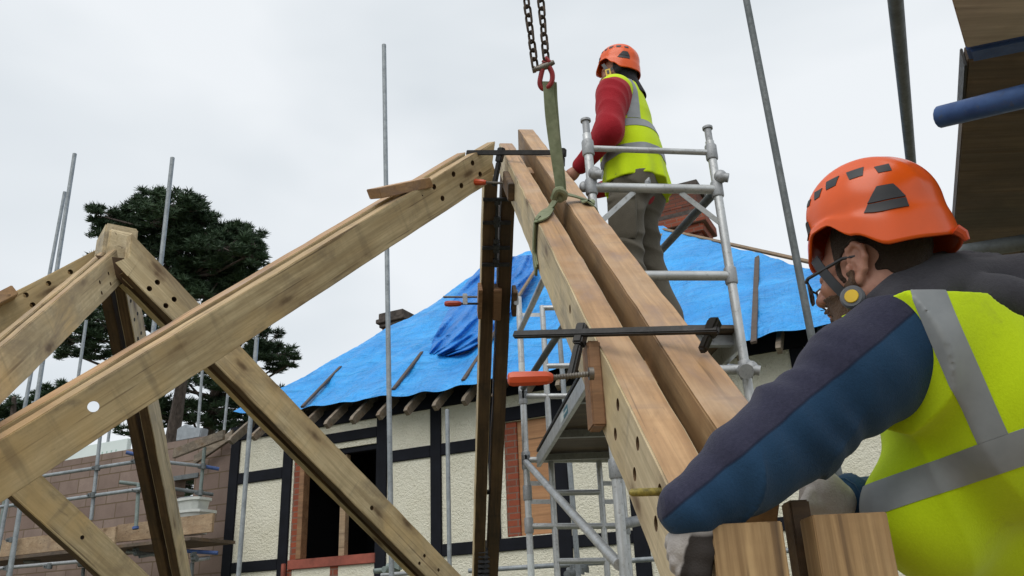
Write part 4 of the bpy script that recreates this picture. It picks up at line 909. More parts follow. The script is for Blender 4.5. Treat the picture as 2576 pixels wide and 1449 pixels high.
MB().bar(pl0 - Zv * -.028 + (pn0 - pl0) * .01, pn0 + Zv * .028, (pn0 - pl0).cross(Zv).normalized() * .03, Zv * .02).build('deck_edge', M['steel_black'], pf)
ax = (pn0 - pl0).normalized(); sd_ = Vector((-ax.y, ax.x, 0)); sd_ = sd_ if sd_.x < 0 else -sd_
q = pl0 + (pn0 - pl0) * .52 - Zv * .05 + sd_ * .0165
MB().bar(q - ax * .16, q - ax * .02, sd_ * .002, Zv * .055).build('label', M['white_label'], pf); MB().bar(q - ax * .018, q + ax * .15, sd_ * .002, Zv * .055).build('label', M['teal_label'], pf)
for k in range(7): MB().bar(q + ax * (k * .02 - .005), q + ax * (k * .02 + .006), sd_ * .004, Zv * .014).build('label_text', M['white_label'], pf)
# ------------------------------------------------------------------ boarded platform overhead at the right
oh = thing('scaffold_platform', 'boarded scaffold platform overhead at the right seen from below', 'scaffold', P(2480, 400, 2.3))
ZP = 3.0 + 1.15
def onz(u, v, z): 
    q = ray(u, v); return EYE + q * ((z - EYE.z) / q.z)
l0, l1 = onz(2434, 163, ZP), onz(2398, 600, ZP)
dv = (l1 - l0).normalized(); sd_ = Vector((dv.y, -dv.x, 0)); sd_ = sd_ if sd_.x > 0 else -sd_
for i in range(4):
    a_ = l0 - dv * .02 + sd_ * (.112 + i * .231) + Zv * .02; b_ = l1 + dv * .9 + sd_ * (.112 + i * .231) + Zv * .02
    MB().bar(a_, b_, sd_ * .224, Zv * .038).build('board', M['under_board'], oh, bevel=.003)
u0, u1 = onz(2430, 122, ZP + .0), onz(2576, 92, ZP + .0); uf = (u1 - u0); uf.z = 0; uf.normalize(); ub = Vector((uf.y, -uf.x, 0)); ub = ub if ub.y < 0 else -ub
e0 = onz(2392, -10, ZP); bd = (e0 - u0).normalized()
mb = MB(); z4 = Zv * .038
q = [u0, u0 + uf * .5, u0 + uf * .5 + bd * 1.2, u0 + bd * 1.2]; mb.hexa([*q, *[k + z4 for k in q]])
mb.build('board', M['under_grey'], oh, bevel=.003)
mb = MB(); q = [u0 - bd * .060, u0 + uf * .5 - bd * .060, u0 + uf * .5 - bd * .001, u0 - bd * .001]; q = [k - Zv * .006 for k in q]; mb.hexa([*q, *[k + Zv * .05 for k in q]]); mb.build('end_band', M['blue_metal'], oh, bevel=.008)
MB().pipe(P(2365, 294, 1.86), P(2700, 212, 1.62), .0245).build('transom', M['navy_tube'], oh, True)
MB().pipe(P(2385, 640, 2.72), P(2700, 590, 2.5), .0245).build('transom', M['galv_dark'], oh, True)
MB().bar(onz(2434, 160, ZP) - sd_ * .004 + Zv * .02, onz(2424, 305, ZP) - sd_ * .004 + Zv * .02, sd_ * .006, Zv * .05).build('end_band', M['steel_black'], oh, bevel=.002)
# ------------------------------------------------------------------ people: signed distance fields meshed with surface nets
class SDF:
    def __init__(s, lo, hi, h):
        s.lo = np.array(lo, np.float32); s.h = h; s.n = np.ceil((np.array(hi) - lo) / h).astype(int) + 1
        s.f = np.full(s.n, 0.25, np.float32)
    def sub(s, lo, hi):
        i0 = np.maximum(0, np.floor((np.array(lo) - s.lo) / s.h).astype(int)); i1 = np.minimum(s.n, np.ceil((np.array(hi) - s.lo) / s.h).astype(int) + 1)
        if (i1 <= i0).any(): return None, None
        ax = [s.lo[k] + s.h * np.arange(i0[k], i1[k], dtype=np.float32) for k in range(3)]
        return tuple(slice(i0[k], i1[k]) for k in range(3)), (ax[0][:, None, None], ax[1][None, :, None], ax[2][None, None, :])
    def comb(s, sl, d, k, op):
        a = s.f[sl]
        if op == 'sub': a, d = -a, d
        if k > 0:
            hh = np.maximum(k - np.abs(a - d), 0) / k; r_ = np.minimum(a, d) - hh * hh * k * .25
        else: r_ = np.minimum(a, d)
        s.f[sl] = -r_ if op == 'sub' else r_
    def cap(s, a, b, ra, rb, k=.02, op='add', sq=None):
        """tapered capsule; sq=(axis, factor) flattens it along an axis"""
        a = np.array(a, float); b = np.array(b, float); m = max(ra, rb) + k + .05
        sl, X = s.sub(np.minimum(a, b) - m, np.maximum(a, b) + m)
        if sl is None: return s
        ab = b - a; L2 = max(1e-9, ab @ ab)
        p = [X[i] - a[i] for i in range(3)]
        t = np.clip((p[0] * ab[0] + p[1] * ab[1] + p[2] * ab[2]) / L2, 0, 1)
        q = [p[i] - ab[i] * t for i in range(3)]
        if sq is not None:
            ax, fac = np.array(sq[0], float), sq[1]; ax /= np.linalg.norm(ax)
            dd = q[0] * ax[0] + q[1] * ax[1] + q[2] * ax[2]; e_ = (1 / fac - 1) * dd
            q = [q[i] + ax[i] * e_ for i in range(3)]
        d = np.sqrt(q[0] ** 2 + q[1] ** 2 + q[2] ** 2) - (ra + (rb - ra) * t)
        s.comb(sl, d.astype(np.float32), k, op); return s
    def ell(s, c, r_, ax=None, k=.02, op='add'):
        c = np.array(c, float); r_ = np.array(r_, float); m = r_.max() + k + .05
        sl, X = s.sub(c - m, c + m)
        if sl is None: return s
        ax = np.eye(3) if ax is None else np.array(ax, float)
        p = [X[i] - c[i] for i in range(3)]
        q = [(p[0] * ax[i][0] + p[1] * ax[i][1] + p[2] * ax[i][2]) for i in range(3)]
        k0 = np.sqrt(sum((q[i] / r_[i]) ** 2 for i in range(3))); k1 = np.sqrt(sum((q[i] / r_[i] ** 2) ** 2 for i in range(3)))
        d = k0 * (k0 - 1) / np.maximum(k1, 1e-6)
        s.comb(sl, d.astype(np.float32), k, op); return s
    def chainc(s, pts, rs, k=.02, **kw):
        for i in range(len(pts) - 1): s.cap(pts[i], pts[i + 1], rs[i], rs[i + 1], k, **kw)
        return s
    def coords(s): return [s.lo[k] + s.h * np.arange(s.n[k], dtype=np.float32).reshape([-1 if j == k else 1 for j in range(3)]) for k in range(3)]
    def disp(s, fn): X = s.coords(); s.f += fn(*X).astype(np.float32); return s
    def clip(s, fn): X = s.coords(); s.f = np.maximum(s.f, fn(*X).astype(np.float32)); return s
    def copy(s): q = SDF.__new__(SDF); q.lo, q.h, q.n, q.f = s.lo, s.h, s.n, s.f.copy(); return q
    def mesh(s):
        f = s.f; ins = f < 0; n = s.n
        c = sum(ins[a:n[0] - 1 + a, b:n[1] - 1 + b, d:n[2] - 1 + d].astype(np.int8) for a in (0, 1) for b in (0, 1) for d in (0, 1))
        act = np.argwhere((c > 0) & (c < 8)); idx = np.full(n - 1, -1, np.int64); idx[tuple(act.T)] = np.arange(len(act))
        pos = np.zeros((len(act), 3)); cnt = np.zeros(len(act))
        cor = [(a, b, d) for a in (0, 1) for b in (0, 1) for d in (0, 1)]
        for p in cor:
            for ax in range(3):
                if p[ax]: continue
                q = list(p); q[ax] = 1
                va = f[tuple((act + p).T)]; vb = f[tuple((act + q).T)]; m = (va < 0) != (vb < 0)
                t = np.where(m, va / np.where(m, va - vb, 1), 0)
                w_ = act + np.array(p, float); w_[:, ax] += t
                pos[m] += (w_)[m]; cnt[m] += 1
        V = s.lo + s.h * (pos / cnt[:, None]); F_ = []
        for ax in range(3):
            o1, o2 = [(1, 2), (2, 0), (0, 1)][ax]
            sl0 = [slice(1, None)] * 3; sl0[ax] = slice(0, -1); sl1 = list(sl0); sl1[ax] = slice(1, None)
            A_, B_ = ins[tuple(sl0)], ins[tuple(sl1)]; e_ = np.argwhere(A_ != B_)
            e_ = e_ + np.array([0 if k == ax else 1 for k in range(3)])
            ok = np.all(e_[:, [o1, o2]] < (n - 1)[[o1, o2]], axis=1); e_ = e_[ok]
            fl = ins[tuple(e_.T)]
            d1 = np.zeros(3, int); d1[o1] = 1; d2 = np.zeros(3, int); d2[o2] = 1
            q = np.stack([idx[tuple((e_ - d1 - d2).T)], idx[tuple((e_ - d2).T)], idx[tuple(e_.T)], idx[tuple((e_ - d1).T)]], 1)
            q[~fl] = q[~fl][:, ::-1]; F_.append(q)
        F_ = np.concatenate(F_); F_ = F_[(F_ >= 0).all(1)]
        return V, F_
def nz3(x, y, z, s_, seed=0):
    g = np.random.default_rng(seed); o_ = 0
    for i in range(4):
        d = g.normal(size=3); d /= np.linalg.norm(d); ph = g.uniform(0, 6.28, 3); d2 = g.normal(size=3); d2 /= np.linalg.norm(d2)
        o_ = o_ + np.sin((x * d[0] + y * d[1] + z * d[2]) * s_ + ph[0] + 1.3 * np.sin((x * d2[0] + y * d2[1] + z * d2[2]) * s_ * .7 + ph[1]))
    return o_ / 4
def sobj(name, sdf, mat, parent, base):
    V, F_ = sdf.mesh(); return mesh_obj(name, V - np.array(base), F_, mat, parent)
# ---- materials of people
t = NT('skin', 0.5, spec=0.4); n1 = t.noise(t.obj((1, 1, 1), False), 22, 4, .6); n2 = t.noise(t.obj((1, 1, 1), False), 160, 2)
t.col(t.mix(t.val(n2, .4, .8, 0, .3), t.ramp(n1, [(.3, (0.36, 0.165, 0.11)), (.7, (0.48, 0.24, 0.165))]), (0.30, 0.12, 0.085)))
t.b.inputs['Subsurface Weight'].default_value = .08; t.b.inputs['Subsurface Radius'].default_value = (.01, .004, .002); M['skin'] = t.bump(n2, .25, .001).m
def cloth(name, c0, c1, sc_=90, bump=.5, rough=.95, big=5):
    t = NT(name, rough, spec=.15); v = t.obj((1, 1, 1), False); n1 = t.noise(v, big, 4, .6); n2 = t.noise(v, sc_, 3, .7)
    t.col(t.mix(t.val(n2, .4, .75, 0, .22), t.ramp(n1, [(.3, c0), (.7, c1)]), tuple(min(1, q * 1.4 + .006) for q in c1)))
    t.b.inputs['Sheen Weight'].default_value = .12; t.bump(t.math('ADD', n2, t.math('MULTIPLY', t.noise(v, 26, 4, .6, .8), 1.6)), bump, .004); return t
M['hair'] = cloth('short_dark_hair', (0.030, 0.020, 0.015), (0.055, 0.036, 0.026), 220, .8).m
M['beard'] = cloth('brown_beard', (0.075, 0.042, 0.026), (0.14, 0.085, 0.055), 240, .8).m
t = cloth('hivis_yellow', (0.50, 0.68, 0.006), (0.58, 0.75, 0.010), 260, .22, .8, 3); cb = t.b.inputs['Base Color'].links[0].from_socket; vv = t.obj((1, 1, 1), False); dn = t.noise(vv, 7, 6, .7); t.col(t.mix(t.val(dn, .60, .76, 0, .45), cb, (0.26, 0.29, 0.05))); M['hivis'] = t.m
t = NT('reflective_tape', .5, spec=.5); n1 = t.noise(t.obj((1, 1, 1), False), 9, 4, .6); t.col(t.ramp(n1, [(.3, (0.20, 0.215, 0.225)), (.7, (0.29, 0.305, 0.315))])).bump(n1, .2, .004); M['tape'] = t.m
M['hood'] = cloth('dark_grey_hood', (0.042, 0.041, 0.050), (0.066, 0.064, 0.074), 200, .4).m
M['red_fleece'] = cloth('red_fleece', (0.26, 0.010, 0.018), (0.35, 0.016, 0.026), 160, .4).m
M['black_knit'] = cloth('black_knit', (0.010, 0.010, 0.014), (0.018, 0.018, 0.022), 160, .5).m
M['trousers'] = cloth('grey_brown_trousers', (0.085, 0.075, 0.058), (0.125, 0.112, 0.088), 200, .25, .9, 7).m
M['navy_trouser'] = cloth('navy_trousers', (0.02, 0.022, 0.03), (0.03, 0.033, 0.045), 200, .25).m
M['glove_knit'] = cloth('pale_glove_knit', (0.34, 0.31, 0.29), (0.46, 0.43, 0.40), 300, .5, .9, 12).m
M['glove_palm'] = cloth('dark_glove_coating', (0.030, 0.025, 0.022), (0.06, 0.05, 0.043), 120, .5, .6, 20).m
M['boot'] = plain('boot_leather', (0.05, 0.035, 0.025), .6)
t = NT('glass', .05); t.b.inputs['Transmission Weight'].default_value = 1; t.b.inputs['IOR'].default_value = 1.15; M['glass'] = t.m
# ---- helmet
def helmet_fn(theta_extra=0.0):
    def rim(ph):                          # rim height against azimuth (0 = front, pi = back)
        a_ = abs(math.atan2(math.sin(ph), math.cos(ph))); d = math.degrees(a_)
        ks = [(0, -.072), (22, -.060), (45, -.022), (62, -.022), (85, -.060), (110, -.094), (140, -.092), (180, -.085)]
        for (x0, y0), (x1, y1) in zip(ks, ks[1:]):
            if d <= x1:
                f = (d - x0) / (x1 - x0); f = f * f * (3 - 2 * f); return y0 + (y1 - y0) * f
        return ks[-1][1]
    def pt(ph, g, up=0.0):                # g: 0 crown .. 1 rim
        c, s_ = math.cos(ph), math.sin(ph); fr = (c + 1) / 2
        ax_ = .126 if c < 0 else .122; ay = .106
        zr = rim(ph)
        th = g * math.pi / 2 * 1.0
        # upper dome to z=0 (g<.72), then a nearly straight skirt to the rim
        gd = .70
        if g <= gd:
            q = g / gd * (math.pi / 2); k = math.sin(q) ** .92; z = .112 * math.cos(q) ** .95 + .0; 
        else:
            q = (g - gd) / (1 - gd); k = 1 + .028 * q + (.045 * max(0, c) ** 3 + .04 * max(0, -c) ** 4) * q ** 1.6; z = zr * q
        step = .0035 / (1 + math.exp(-(g - .80) * 60)) # raised lower band
        rid = .004 * math.exp(-((abs(math.sin(ph)) * k - .56) / .10) ** 2) * (1 if g < .62 else max(0, 1 - (g - .62) * 8))
        p = Vector((c * ax_ * k, s_ * ay * k, z)); n = Vector((c / ax_ * k, s_ / ay * k, z / .112 * 9 if g <= gd else .2)).normalized()
        return p + n * (step + rid + up)
    return pt
def make_helmet(root, Mx, base, detail=True):
    pt = helmet_fn(); NU, NV = 96, 44; mb = MB(); vs = []
    for j in range(NV + 1):
        for i in range(NU): vs.append(pt(2 * math.pi * i / NU, j / NV if j else .001))
    for j in range(NV, NV - 26, -1):
        for i in range(NU): q = pt(2 * math.pi * i / NU, j / NV, -.006); vs.append(q)
    fs = []
    for j in range(NV + 26):
        for i in range(NU): fs.append((j * NU + i, j * NU + (i + 1) % NU, (j + 1) * NU + (i + 1) % NU, (j + 1) * NU + i))
    fs.append(tuple(range(NU))[::-1])
    mb.add([Mx @ q for q in vs], fs); sh_ = mb.build('helmet', M['helmet'], root, 'all')
    def patch(name, corners, m, up=.0012, n=5, dep=None):
        mb = MB(); vs = []
        (a0, g0), (a1, g1), (a2, g2), (a3, g3) = corners
        for lay in (up, -.004):
            for i in range(n + 1):
                for j in range(n + 1):
                    f, h = i / n, j / n
                    ph = (a0 * (1 - f) + a1 * f) * (1 - h) + (a3 * (1 - f) + a2 * f) * h; g = (g0 * (1 - f) + g1 * f) * (1 - h) + (g3 * (1 - f) + g2 * f) * h
                    vs.append(Mx @ pt(R(ph), g, lay))
        fs = []; k = (n + 1) ** 2
        for i in range(n):
            for j in range(n):
                a_ = i * (n + 1) + j; fs += [(a_, a_ + 1, a_ + n + 2, a_ + n + 1), (k + a_, k + a_ + n + 1, k + a_ + n + 2, k + a_ + 1)]
        ed = [i * (n + 1) for i in range(n)] + [n * (n + 1) + j for j in range(n)] + [i * (n + 1) + n for i in range(n, 0, -1)] + list(range(n, 0, -1))
        for q in range(len(ed)): a_, b_ = ed[q], ed[(q + 1) % len(ed)]; fs.append((a_, b_, k + b_, k + a_))
        mb.add(vs, fs); return mb.build(name, M[m], sh_, True)
    for sgn in (1, -1):
        for (p0, p1, g0, g1, sk) in ((36, 41, .50, .55, 1.5), (49, 57, .455, .53, 2), (66, 77, .41, .505, 3), (91, 103, .41, .505, 3), (116, 128, .445, .52, 1)):
            patch('vent', ((sgn * (p0 - sk), g0), (sgn * (p1 + sk), g0), (sgn * p1, g1), (sgn * p0, g1)), 'black_plastic')
        patch('side_clip', ((sgn * 111, .635), (sgn * 124, .640), (sgn * 131, .735), (sgn * 101, .735)), 'black_plastic', .0030); patch('side_clip', ((sgn * 101, .742), (sgn * 131, .742), (sgn * 131, .80), (sgn * 97, .80)), 'black_plastic', .0024)
        patch('lamp_clip', ((sgn * 26, .66), (sgn * 36, .66), (sgn * 38, .84), (sgn * 30, .84)), 'black_plastic', .0025)
    return sh_, pt
# ---- the head, in its own frame: x forward, y left, z up, origin between the ears
def head_sdf(S, T3, sc_=1.0):
    """T3: 3x3 rows = local axes in world, plus origin"""
    Ax, O = T3; Ax = np.array(Ax)
    W = lambda p: O + (np.array(p) * sc_) @ Ax
    E_ = lambda c, r_, k=.012, op='add', rot=None: S.ell(W(c), np.array(r_) * sc_, Ax if rot is None else np.array(rot) @ Ax, k, op)
    C_ = lambda a_, b_, ra, rb, k=.012, op='add': S.cap(W(a_), W(b_), ra * sc_, rb * sc_, k, op)
    E_((-.012, 0, .045), (.098, .077, .088)); E_((.035, 0, -.02), (.062, .062, .075), .03)
    C_((.0, .050, -.045), (.062, .022, -.092), .022, .018, .03); C_((.0, -.050, -.045), (.062, -.022, -.092), .022, .018, .03)
    E_((.076, 0, -.092), (.024, .026, .022), None or .025)
    E_((.078, 0, .034), (.022, .056, .013), None or .02)
    E_((.062, .042, -.012), (.03, .022, .018), .02); E_((.062, -.042, -.012), (.03, .022, .018), .02)
    C_((.094, 0, .022), (.116, 0, -.014), .008, .0125, .012); E_((.104, .012, -.018), (.012, .008, .009), .006); E_((.104, -.012, -.018), (.012, .008, .009), .006)
    for y in (.032, -.032):
        E_((.103, y, .012), (.016, .020, .012), .014, 'sub'); E_((.082, y, .012), (.0135, .014, .012), .002)
    E_((.096, 0, -.050), (.012, .026, .007), .006); E_((.094, 0, -.062), (.012, .022, .007), .006)
    C_((-.022, 0, -.04), (-.050, 0, -.19), .058, .066, .035); C_((.01, 0, -.06), (-.02, 0, -.19), .046, .056, .03)
    for s_ in (1, -1):
        c_, d_ = math.cos(.5), math.sin(.5)
        rot = [(c_, s_ * d_ * -1, 0), (s_ * d_, c_, 0), (0, 0, 1)]
        E_((-.004, s_ * .079, .002), (.020, .0075, .033), .006, 'add', rot)
        arc = [(.010, s_ * .078, .012), (.006, s_ * .082, .031), (-.010, s_ * .088, .037), (-.023, s_ * .091, .024), (-.024, s_ * .090, .004), (-.016, s_ * .085, -.016), (-.004, s_ * .080, -.028)]
        for a_, b_ in zip(arc, arc[1:]): C_(a_, b_, .0058, .0056, .004)
        E_((.002, s_ * .079, -.030), (.010, .007, .011), .006)
        E_((-.006, s_ * .0915, .010), (.011, .006, .017), .004, 'sub'); E_((.006, s_ * .088, -.006), (.009, .009, .012), .004, 'sub')
        E_((.014, s_ * .080, -.004), (.006, .006, .010), .004)
    return W
def axes_from(fwd, up=(0, 0, 1), pitch=0.0, roll=0.0):
    f = Vector(fwd).normalized(); l = Vector(up).cross(f).normalized(); u = f.cross(l).normalized()
    q = Matrix.Rotation(R(pitch), 3, l); f, u = q @ f, q @ u
    q = Matrix.Rotation(R(roll), 3, f); l, u = q @ l, q @ u
    return f, l, u
def mat_from(ax, o): m = Matrix((ax[0], ax[1], ax[2])).transposed().to_4x4(); m.translation = Vector(o); return m
# ================================================================== the bearded builder at the right
va = lambda v: np.array(list(v), float)
p2 = thing('person', 'bearded builder in glasses, blue sweatshirt and yellow vest leaning on the oak rafters', 'person', (.95, 1.62, 1.945))
B2 = Vector(p2['base'])
hf, hl, hu = axes_from((-.68, .73, 0), pitch=3, roll=0)
ear = P(2150, 662, 1.565)
HC = ear - hl * .083 - hu * .002
ff, fl_, _ = axes_from((-.75, .66, 0))                # the way the body faces, and its left
Sl = P(2300, 840, 1.48); Cc = Sl - fl_ * .195 + Zv * .052
El = P(2012, 1075, 1.44); Wl = P(1752, 1272, 1.37)
Sr = Cc - fl_ * .20 - Zv * .03; Wr = P(2092, 1262, 1.60); Er = P(2330, 1290, 1.80)
pel = P(2560, 1640, 1.80)
neckb = HC - hu * .145 - hf * .045
ax3 = [va(ff), va(fl_), va(Zv)]
# body: head and neck fine, trunk, arms and legs coarser; one mesh
Sh = SDF(va(HC) - (.19, .19, .20), va(HC) + (.19, .19, .17), .0026)
head_sdf(Sh, ([va(hf), va(hl), va(hu)], va(HC)))
X = Sh.coords()
Vh, Fh = Sh.mesh()
hip = pel; feet = [Vector((1.02, 1.62, 1.945)), Vector((1.12, 1.88, 1.945))]
kn = [Vector((.98, 1.58, 2.42)), Vector((1.06, 1.84, 2.42))]
Sb = SDF((.15, 1.0, 1.93), (1.65, 2.25, 3.70), .0075)
Sb.cap(va(Cc - Zv * .10), va(pel + Zv * .12), .125, .115, .05, sq=(va(ff), .78)).cap(va(Sl), va(Sr), .055, .055, .03).cap(va(neckb), va(Cc - Zv * .10), .050, .07, .03).ell(va(pel), (.135, .165, .13), ax3, .05)
for a_, b_, c_ in ((Sl, El, Wl), (Sr, Er, Wr)): Sb.cap(va(a_), va(b_), .055, .045, .03).cap(va(b_), va(c_), .044, .030, .02)
for k_, f_ in zip(kn, feet): Sb.cap(va(pel - Zv * .06 + (f_ - pel) * .06), va(k_), .085, .058, .04).cap(va(k_), va(f_ + Zv * .09), .056, .042, .03).cap(va(f_ + Zv * .05), va(f_ + ff * .17 + Zv * .035), .048, .036, .02)
Vb, Fb = Sb.mesh()
body = mesh_obj('body', np.concatenate([Vb, Vh]) - np.array(B2), np.concatenate([Fb, Fh + len(Vb)]), M['skin'], p2); body['base'] = list(B2)
# hair and beard
Hs = Sh.copy(); 
def hloc(X, Y, Z):
    q = [X - HC.x, Y - HC.y, Z - HC.z]; return [q[0] * a_[0] + q[1] * a_[1] + q[2] * a_[2] for a_ in (hf, hl, hu)]
def hair_clip(X, Y, Z):
    x, y, z = hloc(X, Y, Z)
    hairline = np.maximum(x - (.045 - .4 * np.maximum(0, -z)), -(z + .020 - .75 * np.minimum(0, x + .045) + .012 * nz3(X, Y, Z, 120, 3)))
    earcut = .040 - np.sqrt((x + .002) ** 2 + (z - .0) ** 2); earcut = np.where(np.abs(y) > .066, earcut, -1)
    return np.maximum(hairline, earcut)
Hs.f = Hs.f - .0028; Hs.disp(lambda X, Y, Z: .0012 * nz3(X, Y, Z, 260, 5)); Hs.clip(hair_clip)
sobj('hair', Hs, M['hair'], p2, B2)
Bs = Sh.copy(); Bs.f = Bs.f - .0045; Bs.disp(lambda X, Y, Z: .0022 * nz3(X, Y, Z, 210, 8))
def beard_clip(X, Y, Z):
    x, y, z = hloc(X, Y, Z)
    cheek = z + .030 - .42 * np.maximum(0, .055 - x) - .006 * nz3(X, Y, Z, 90, 2)
    lips = .016 - np.sqrt(((z + .056) * 1.3) ** 2 + (y * .55) ** 2 + np.where(x > .085, 0, 1))
    return np.maximum(np.maximum(np.maximum(cheek, .006 - x), lips), -(z + .118))
Bs.clip(beard_clip); sobj('beard', Bs, M['beard'], p2, B2)
# helmet on the head
hm_ax = axes_from((-.76, .65, 0), pitch=1, roll=-4)
HX = mat_from(hm_ax, P(2196, 548, 1.63))
hel, hpt = make_helmet(p2, HX, B2)
tail = HX @ Vector((-.136, .03, -.080)); MB().path([tail, tail + Vector((.012, 0, -.010)), tail + Vector((.016, 0, -.022))], [.010, .009, .005], 8).build('adjuster_tab', M['handle'], hel, True)
# glasses
gl = thing('glasses_frame_tmp', None, None, B2) if False else None
L2W = lambda x, y, z: HC + hf * x + hl * y + hu * z
fr_pts = lambda s_: [L2W(.128 - .02 * (abs(y_) / .06) ** 2, s_ * y_, z_ - .008) for y_, z_ in ((.010, .022), (.022, .030), (.042, .031), (.058, .026), (.062, .012), (.058, -.006), (.046, -.016), (.028, -.017), (.014, -.009), (.009, .006))]
gm = MB()
for s_ in (1, -1): gm.path(fr_pts(s_), .0022, 6, closed=True)
gm.path([L2W(.128, .011, .010), L2W(.131, 0, .014), L2W(.128, -.011, .010)], .0022, 6)
for s_ in (1, -1): gm.path([L2W(.110, s_ * .062, .010), L2W(.100, s_ * .070, .013), L2W(.02, s_ * .0815, .020), L2W(-.005, s_ * .083, .014)], [.0035, .0036, .0034, .003], 6)
gf = gm.build('glasses', M['black_plastic'], p2, True)
for s_ in (1, -1):
    q = fr_pts(s_); c_ = sum(q, Vector()) / len(q); n = len(q)
    MB().add(q + [c_ + hf * .003], [(i, (i + 1) % n, n) for i in range(n)]).build('lens', M['glass'], gf, True)
# chin strap and buckle
def strap(name, pts, wid, m, parent, out, th=.0022):
    vs = []; N = len(pts)
    for i, p in enumerate(pts):
        t_ = (pts[min(i + 1, N - 1)] - pts[max(i - 1, 0)]).normalized(); n = (out - t_ * out.dot(t_)).normalized(); wv = t_.cross(n)
        vs += [p - wv * wid / 2, p + wv * wid / 2, p + wv * wid / 2 + n * th, p - wv * wid / 2 + n * th]
    fs = [(3, 2, 1, 0), tuple(range(4 * N - 4, 4 * N))] + [(4 * i + k, 4 * i + (k + 1) % 4, 4 * i + 4 + (k + 1) % 4, 4 * i + 4 + k) for i in range(N - 1) for k in range(4)]
    return MB().add(vs, fs).build(name, M[m], parent, True)
out = (hl * .9 + hf * .25).normalized()
sp_ = cat([L2W(.078, .070, .045), L2W(.066, .074, .015), L2W(.050, .074, -.020), L2W(.030, .074, -.055), P(2146, 742, 1.522), P(2158, 775, 1.53)], 5)
st1 = strap('chin_strap', sp_, .019, 'black_plastic', p2, out)
bc = P(2147, 750, 1.515); bo = (hl * .95 - Vector((0, .35, 0))).normalized()
bk2 = MB().path([bc, bc + bo * .008, bc + bo * .012], [.0215, .0215, .018], 20).build('strap_buckle', M['grey_plastic'], p2, True)
MB().path([bc + bo * .0125, bc + bo * .0145], [.0125, .0115], 18).build('buckle_button', M['yellow_plastic'], bk2, True)
MB().bar(bc - hu * .03 + hf * .012 + bo * .006, bc - hu * .044 + hf * .006 + bo * .006, hf * .016, bo * .010).build('buckle_tab', M['yellow_plastic'], bk2, bevel=.001)
# sweatshirt: trunk and both sleeves
fold_a = va(El - Sl); fold_a /= np.linalg.norm(fold_a)
def sweater(h, off=0.0):
    S = SDF((.14, 1.0, 2.55), (1.65, 2.2, 3.68), h)
    S.cap(va(Cc - Zv * .06), va(pel + Zv * .05), .158 + off, .165 + off, .06, sq=(va(ff), .80)).cap(va(Sl + (Cc - Sl) * .25), va(Sr), .088 + off, .078 + off, .07).cap(va(neckb + Zv * .01), va(Cc - Zv * .05), .074 + off, .125 + off, .05)
    S.ell(va(Cc - ff * .055 - Zv * .14), (.13 + off, .20 + off, .2 + off), ax3, .06)
    return S
Sw = sweater(.0045)
mid1 = Sl + (El - Sl) * .5 + Vector((0, 0, .004)); mid2 = El + (Wl - El) * .5
Sw.chainc([va(q) for q in (Sl, mid1, El)], (.100, .085, .079), .045)
Sw.chainc([va(q) for q in (El, mid2, Wl)], (.079, .070, .051), .03)
Sw.cap(va(Wl), va(Wl + (Wl - El).normalized() * .012), .052, .047, .012)
Sw.chainc([va(q) for q in (Sr, Er, Wr + (Er - Wr).normalized() * .05)], (.09, .075, .05), .04)
def arm_t(X, Y, Z):
    a_, b_ = va(Sl), va(Wl); d_ = b_ - a_; L_ = np.linalg.norm(d_); d_ /= L_
    t_ = ((X - a_[0]) * d_[0] + (Y - a_[1]) * d_[1] + (Z - a_[2]) * d_[2]) / L_
    return t_, np.clip(t_ * 6 + .4, 0, 1) * np.clip((.42 - (X - .35)) * 8, 0, 1)
def folds(X, Y, Z):
    t_, m_ = arm_t(X, Y, Z)
    w1 = nz3(X, Y, Z, 16, 21) * 1.6; w2 = nz3(X, Y, Z, 27, 22)
    ph = t_ * 27 + w1 * 3.0 + (Z - 3.3) * 34
    ph2 = t_ * 52 + w2 * 2.2 - (Z - 3.3) * 9
    e_ = .45 + .55 * np.exp(-((t_ - .50) / .16) ** 2) + .45 * np.exp(-((t_ - .88) / .13) ** 2)
    f1 = (np.abs(np.sin(ph * .5)) ** .55 - .75) * .0145 * (1 + 1.1 * nz3(X, Y, Z, 11, 77)); f2 = np.sin(ph2 + 2 * nz3(X, Y, Z, 19, 78)) * .0024
    return (f1 + f2) * e_ * m_ + .0045 * nz3(X, Y, Z, 17, 79) * np.clip(t_ * 5, 0, 1) + .0018 * nz3(X, Y, Z, 38, 9)
Sw.disp(folds)
def necklim(X, Y, Z):
    x, y, z = hloc(X, Y, Z); return .030 - (-.118 - z + .2 * (x + .05)) - .03 + 0 * X
NKC = P(2555, 690, 1.50)
def nk(rad): return lambda X, Y, Z: rad - np.sqrt(((X - NKC.x)) ** 2 + ((Y - NKC.y) * .6) ** 2 + ((Z - NKC.z) * 1.05) ** 2)
Sw.clip(nk(.125))
Sw.clip(lambda X, Y, Z: (hloc(X, Y, Z)[2] + .088 - .30 * (hloc(X, Y, Z)[0] + .03)))
